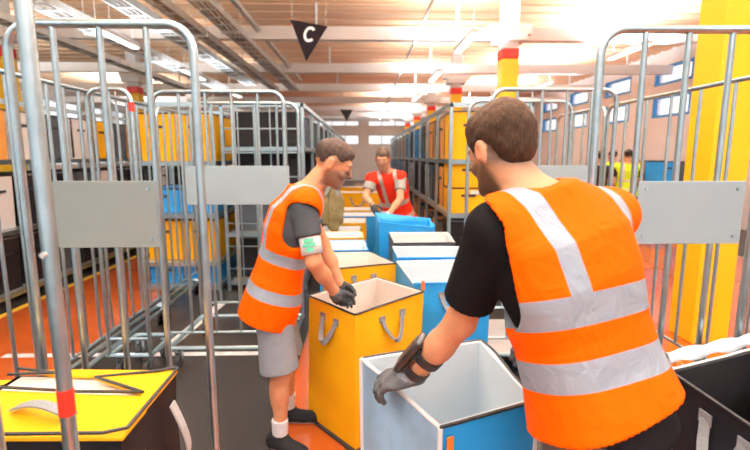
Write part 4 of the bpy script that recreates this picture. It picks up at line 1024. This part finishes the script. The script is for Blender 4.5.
# wearable scanner on the near man's left wrist
w0, w1 = np.array([.290, 1.32, 1.155]), np.array([.160, 1.44, .93]); ax = nz(w1-w0); cam = nz(np.array([0, 0, 1.65])-w1)
sdv = nz(np.cross(ax, cam)); sdv = sdv if sdv[0] < 0 else -sdv; nv = np.cross(ax, sdv); nv = nv if nv@cam > 0 else -nv
out = nz(sdv+nv*.25)
tn = nz(np.cross(ax, out))
t = thing('wrist_scanner', 'black wearable scanner strapped to the wrist of the man nearest the camera', 'scanner', tuple(float(v) for v in w1))
base = w0+(w1-w0)*.78+out*.052
R = Matrix((Vector(tn), Vector(out), Vector(ax))).transposed().to_4x4()
tilt = Matrix.Rotation(math.radians(0), 4, 'X')
def place(dx, dy, dz): return Matrix.Translation(Vector(base)) @ R @ Matrix.Translation((dx, dy, dz)) @ tilt
obj('scanner_body', MB().box((-.034, -.011, -.085), (.034, .011, .075), place(0, 0, 0)), 'rubber', t, bevel=.008)
obj('screen', MB().box((-.026, .0115, -.06), (.026, .0135, .05), place(0, 0, 0)), 'screen', t, bevel=.002)
obj('keypad', MB().box((-.022, .0115, .054), (.022, .014, .07), place(0, 0, 0)), 'webbing', t, smooth=False)
obj('mount_plate', MB().box((-.03, -.022, -.06), (.03, -.011, .06), place(0, 0, 0)), 'rubber', t, bevel=.004)
for q, rr in ((.64, .046), (.90, .041)):
    cc = w0+(w1-w0)*q; e1 = out; e2 = tn
    pts = [cc+(e1*math.cos(a)+e2*math.sin(a))*rr for a in [2*PI*k/24 for k in range(24)]]
    obj('wrist_strap', MB().tube(pts, 0, closed=True, flat=(tuple(ax), .014, .0035)), 'binding', t)
# white and green label band on the arm of the man in grey shorts
a0, a1 = np.array([-.305, 2.345, 1.395]), np.array([-.255, 2.29, 1.115]); ad = nz(a1-a0); e1 = nz(np.cross(ad, (0, 1, 0))); e2 = np.cross(ad, e1)
t = thing('arm_band', 'white arm band with green marks on the arm of the man in grey shorts', 'arm band', tuple(float(v) for v in a0+(a1-a0)*.7))
vs = []; fs = []
cc = lambda s: a0+(a1-a0)*s
b = MB()
for k in range(25):
    a = 2*PI*k/24
    for s in (.56, .86): b.v.append(tuple(cc(s)+(e1*math.cos(a)+e2*math.sin(a))*.056))
b.f = [(2*k, 2*k+1, 2*k+3, 2*k+2) for k in range(24)]
obj('band', b, 'lining', t, solid=-.004)
M['green'] = mat('green_print', (.1, .55, .35), .5)
b = MB()
for q, h0, w_ in ((.62, .010, .8), (.70, .008, 1.1), (.78, .010, .6)):
    pts = []
    for k in range(9):
        a = -PI/2-w_/2+w_*k/8 if e2[1] > 0 else PI/2-w_/2+w_*k/8
        pts.append(cc(q)+(e1*math.cos(a)+e2*math.sin(a))*.0615)
    b.tube(pts, 0, flat=(tuple(ad), h0, .001))
obj('printed_mark', b, 'green', t)

# ================================================================ LIGHT, CAMERA
w = bpy.data.worlds.new('World'); sc.world = w; w.use_nodes = True
w.node_tree.nodes['Background'].inputs[0].default_value = (.93, .97, 1, 1); w.node_tree.nodes['Background'].inputs[1].default_value = 2.5
cam = bpy.data.cameras.new('Camera'); co = bpy.data.objects.new('Camera', cam); C.objects.link(co); sc.camera = co
cam.sensor_width = 36; cam.lens = 36*460/750; cam.clip_start = .05; cam.clip_end = 200
co.location = (0, 0, 1.65); co.rotation_euler = (math.radians(90-8.6), 0, math.radians(-1.4))
cam.dof.use_dof = True; cam.dof.focus_distance = 1.8; cam.dof.aperture_fstop = 2.6
sc.view_settings.view_transform = 'Standard'; sc.view_settings.look = 'None'; sc.view_settings.gamma = 1; sc.view_settings.exposure = -.82
sc.cycles.use_denoising = True
sc.cycles.max_bounces = 6; sc.cycles.diffuse_bounces = 4; sc.cycles.glossy_bounces = 3; sc.cycles.transparent_max_bounces = 8
sc.cycles.sample_clamp_indirect = 6
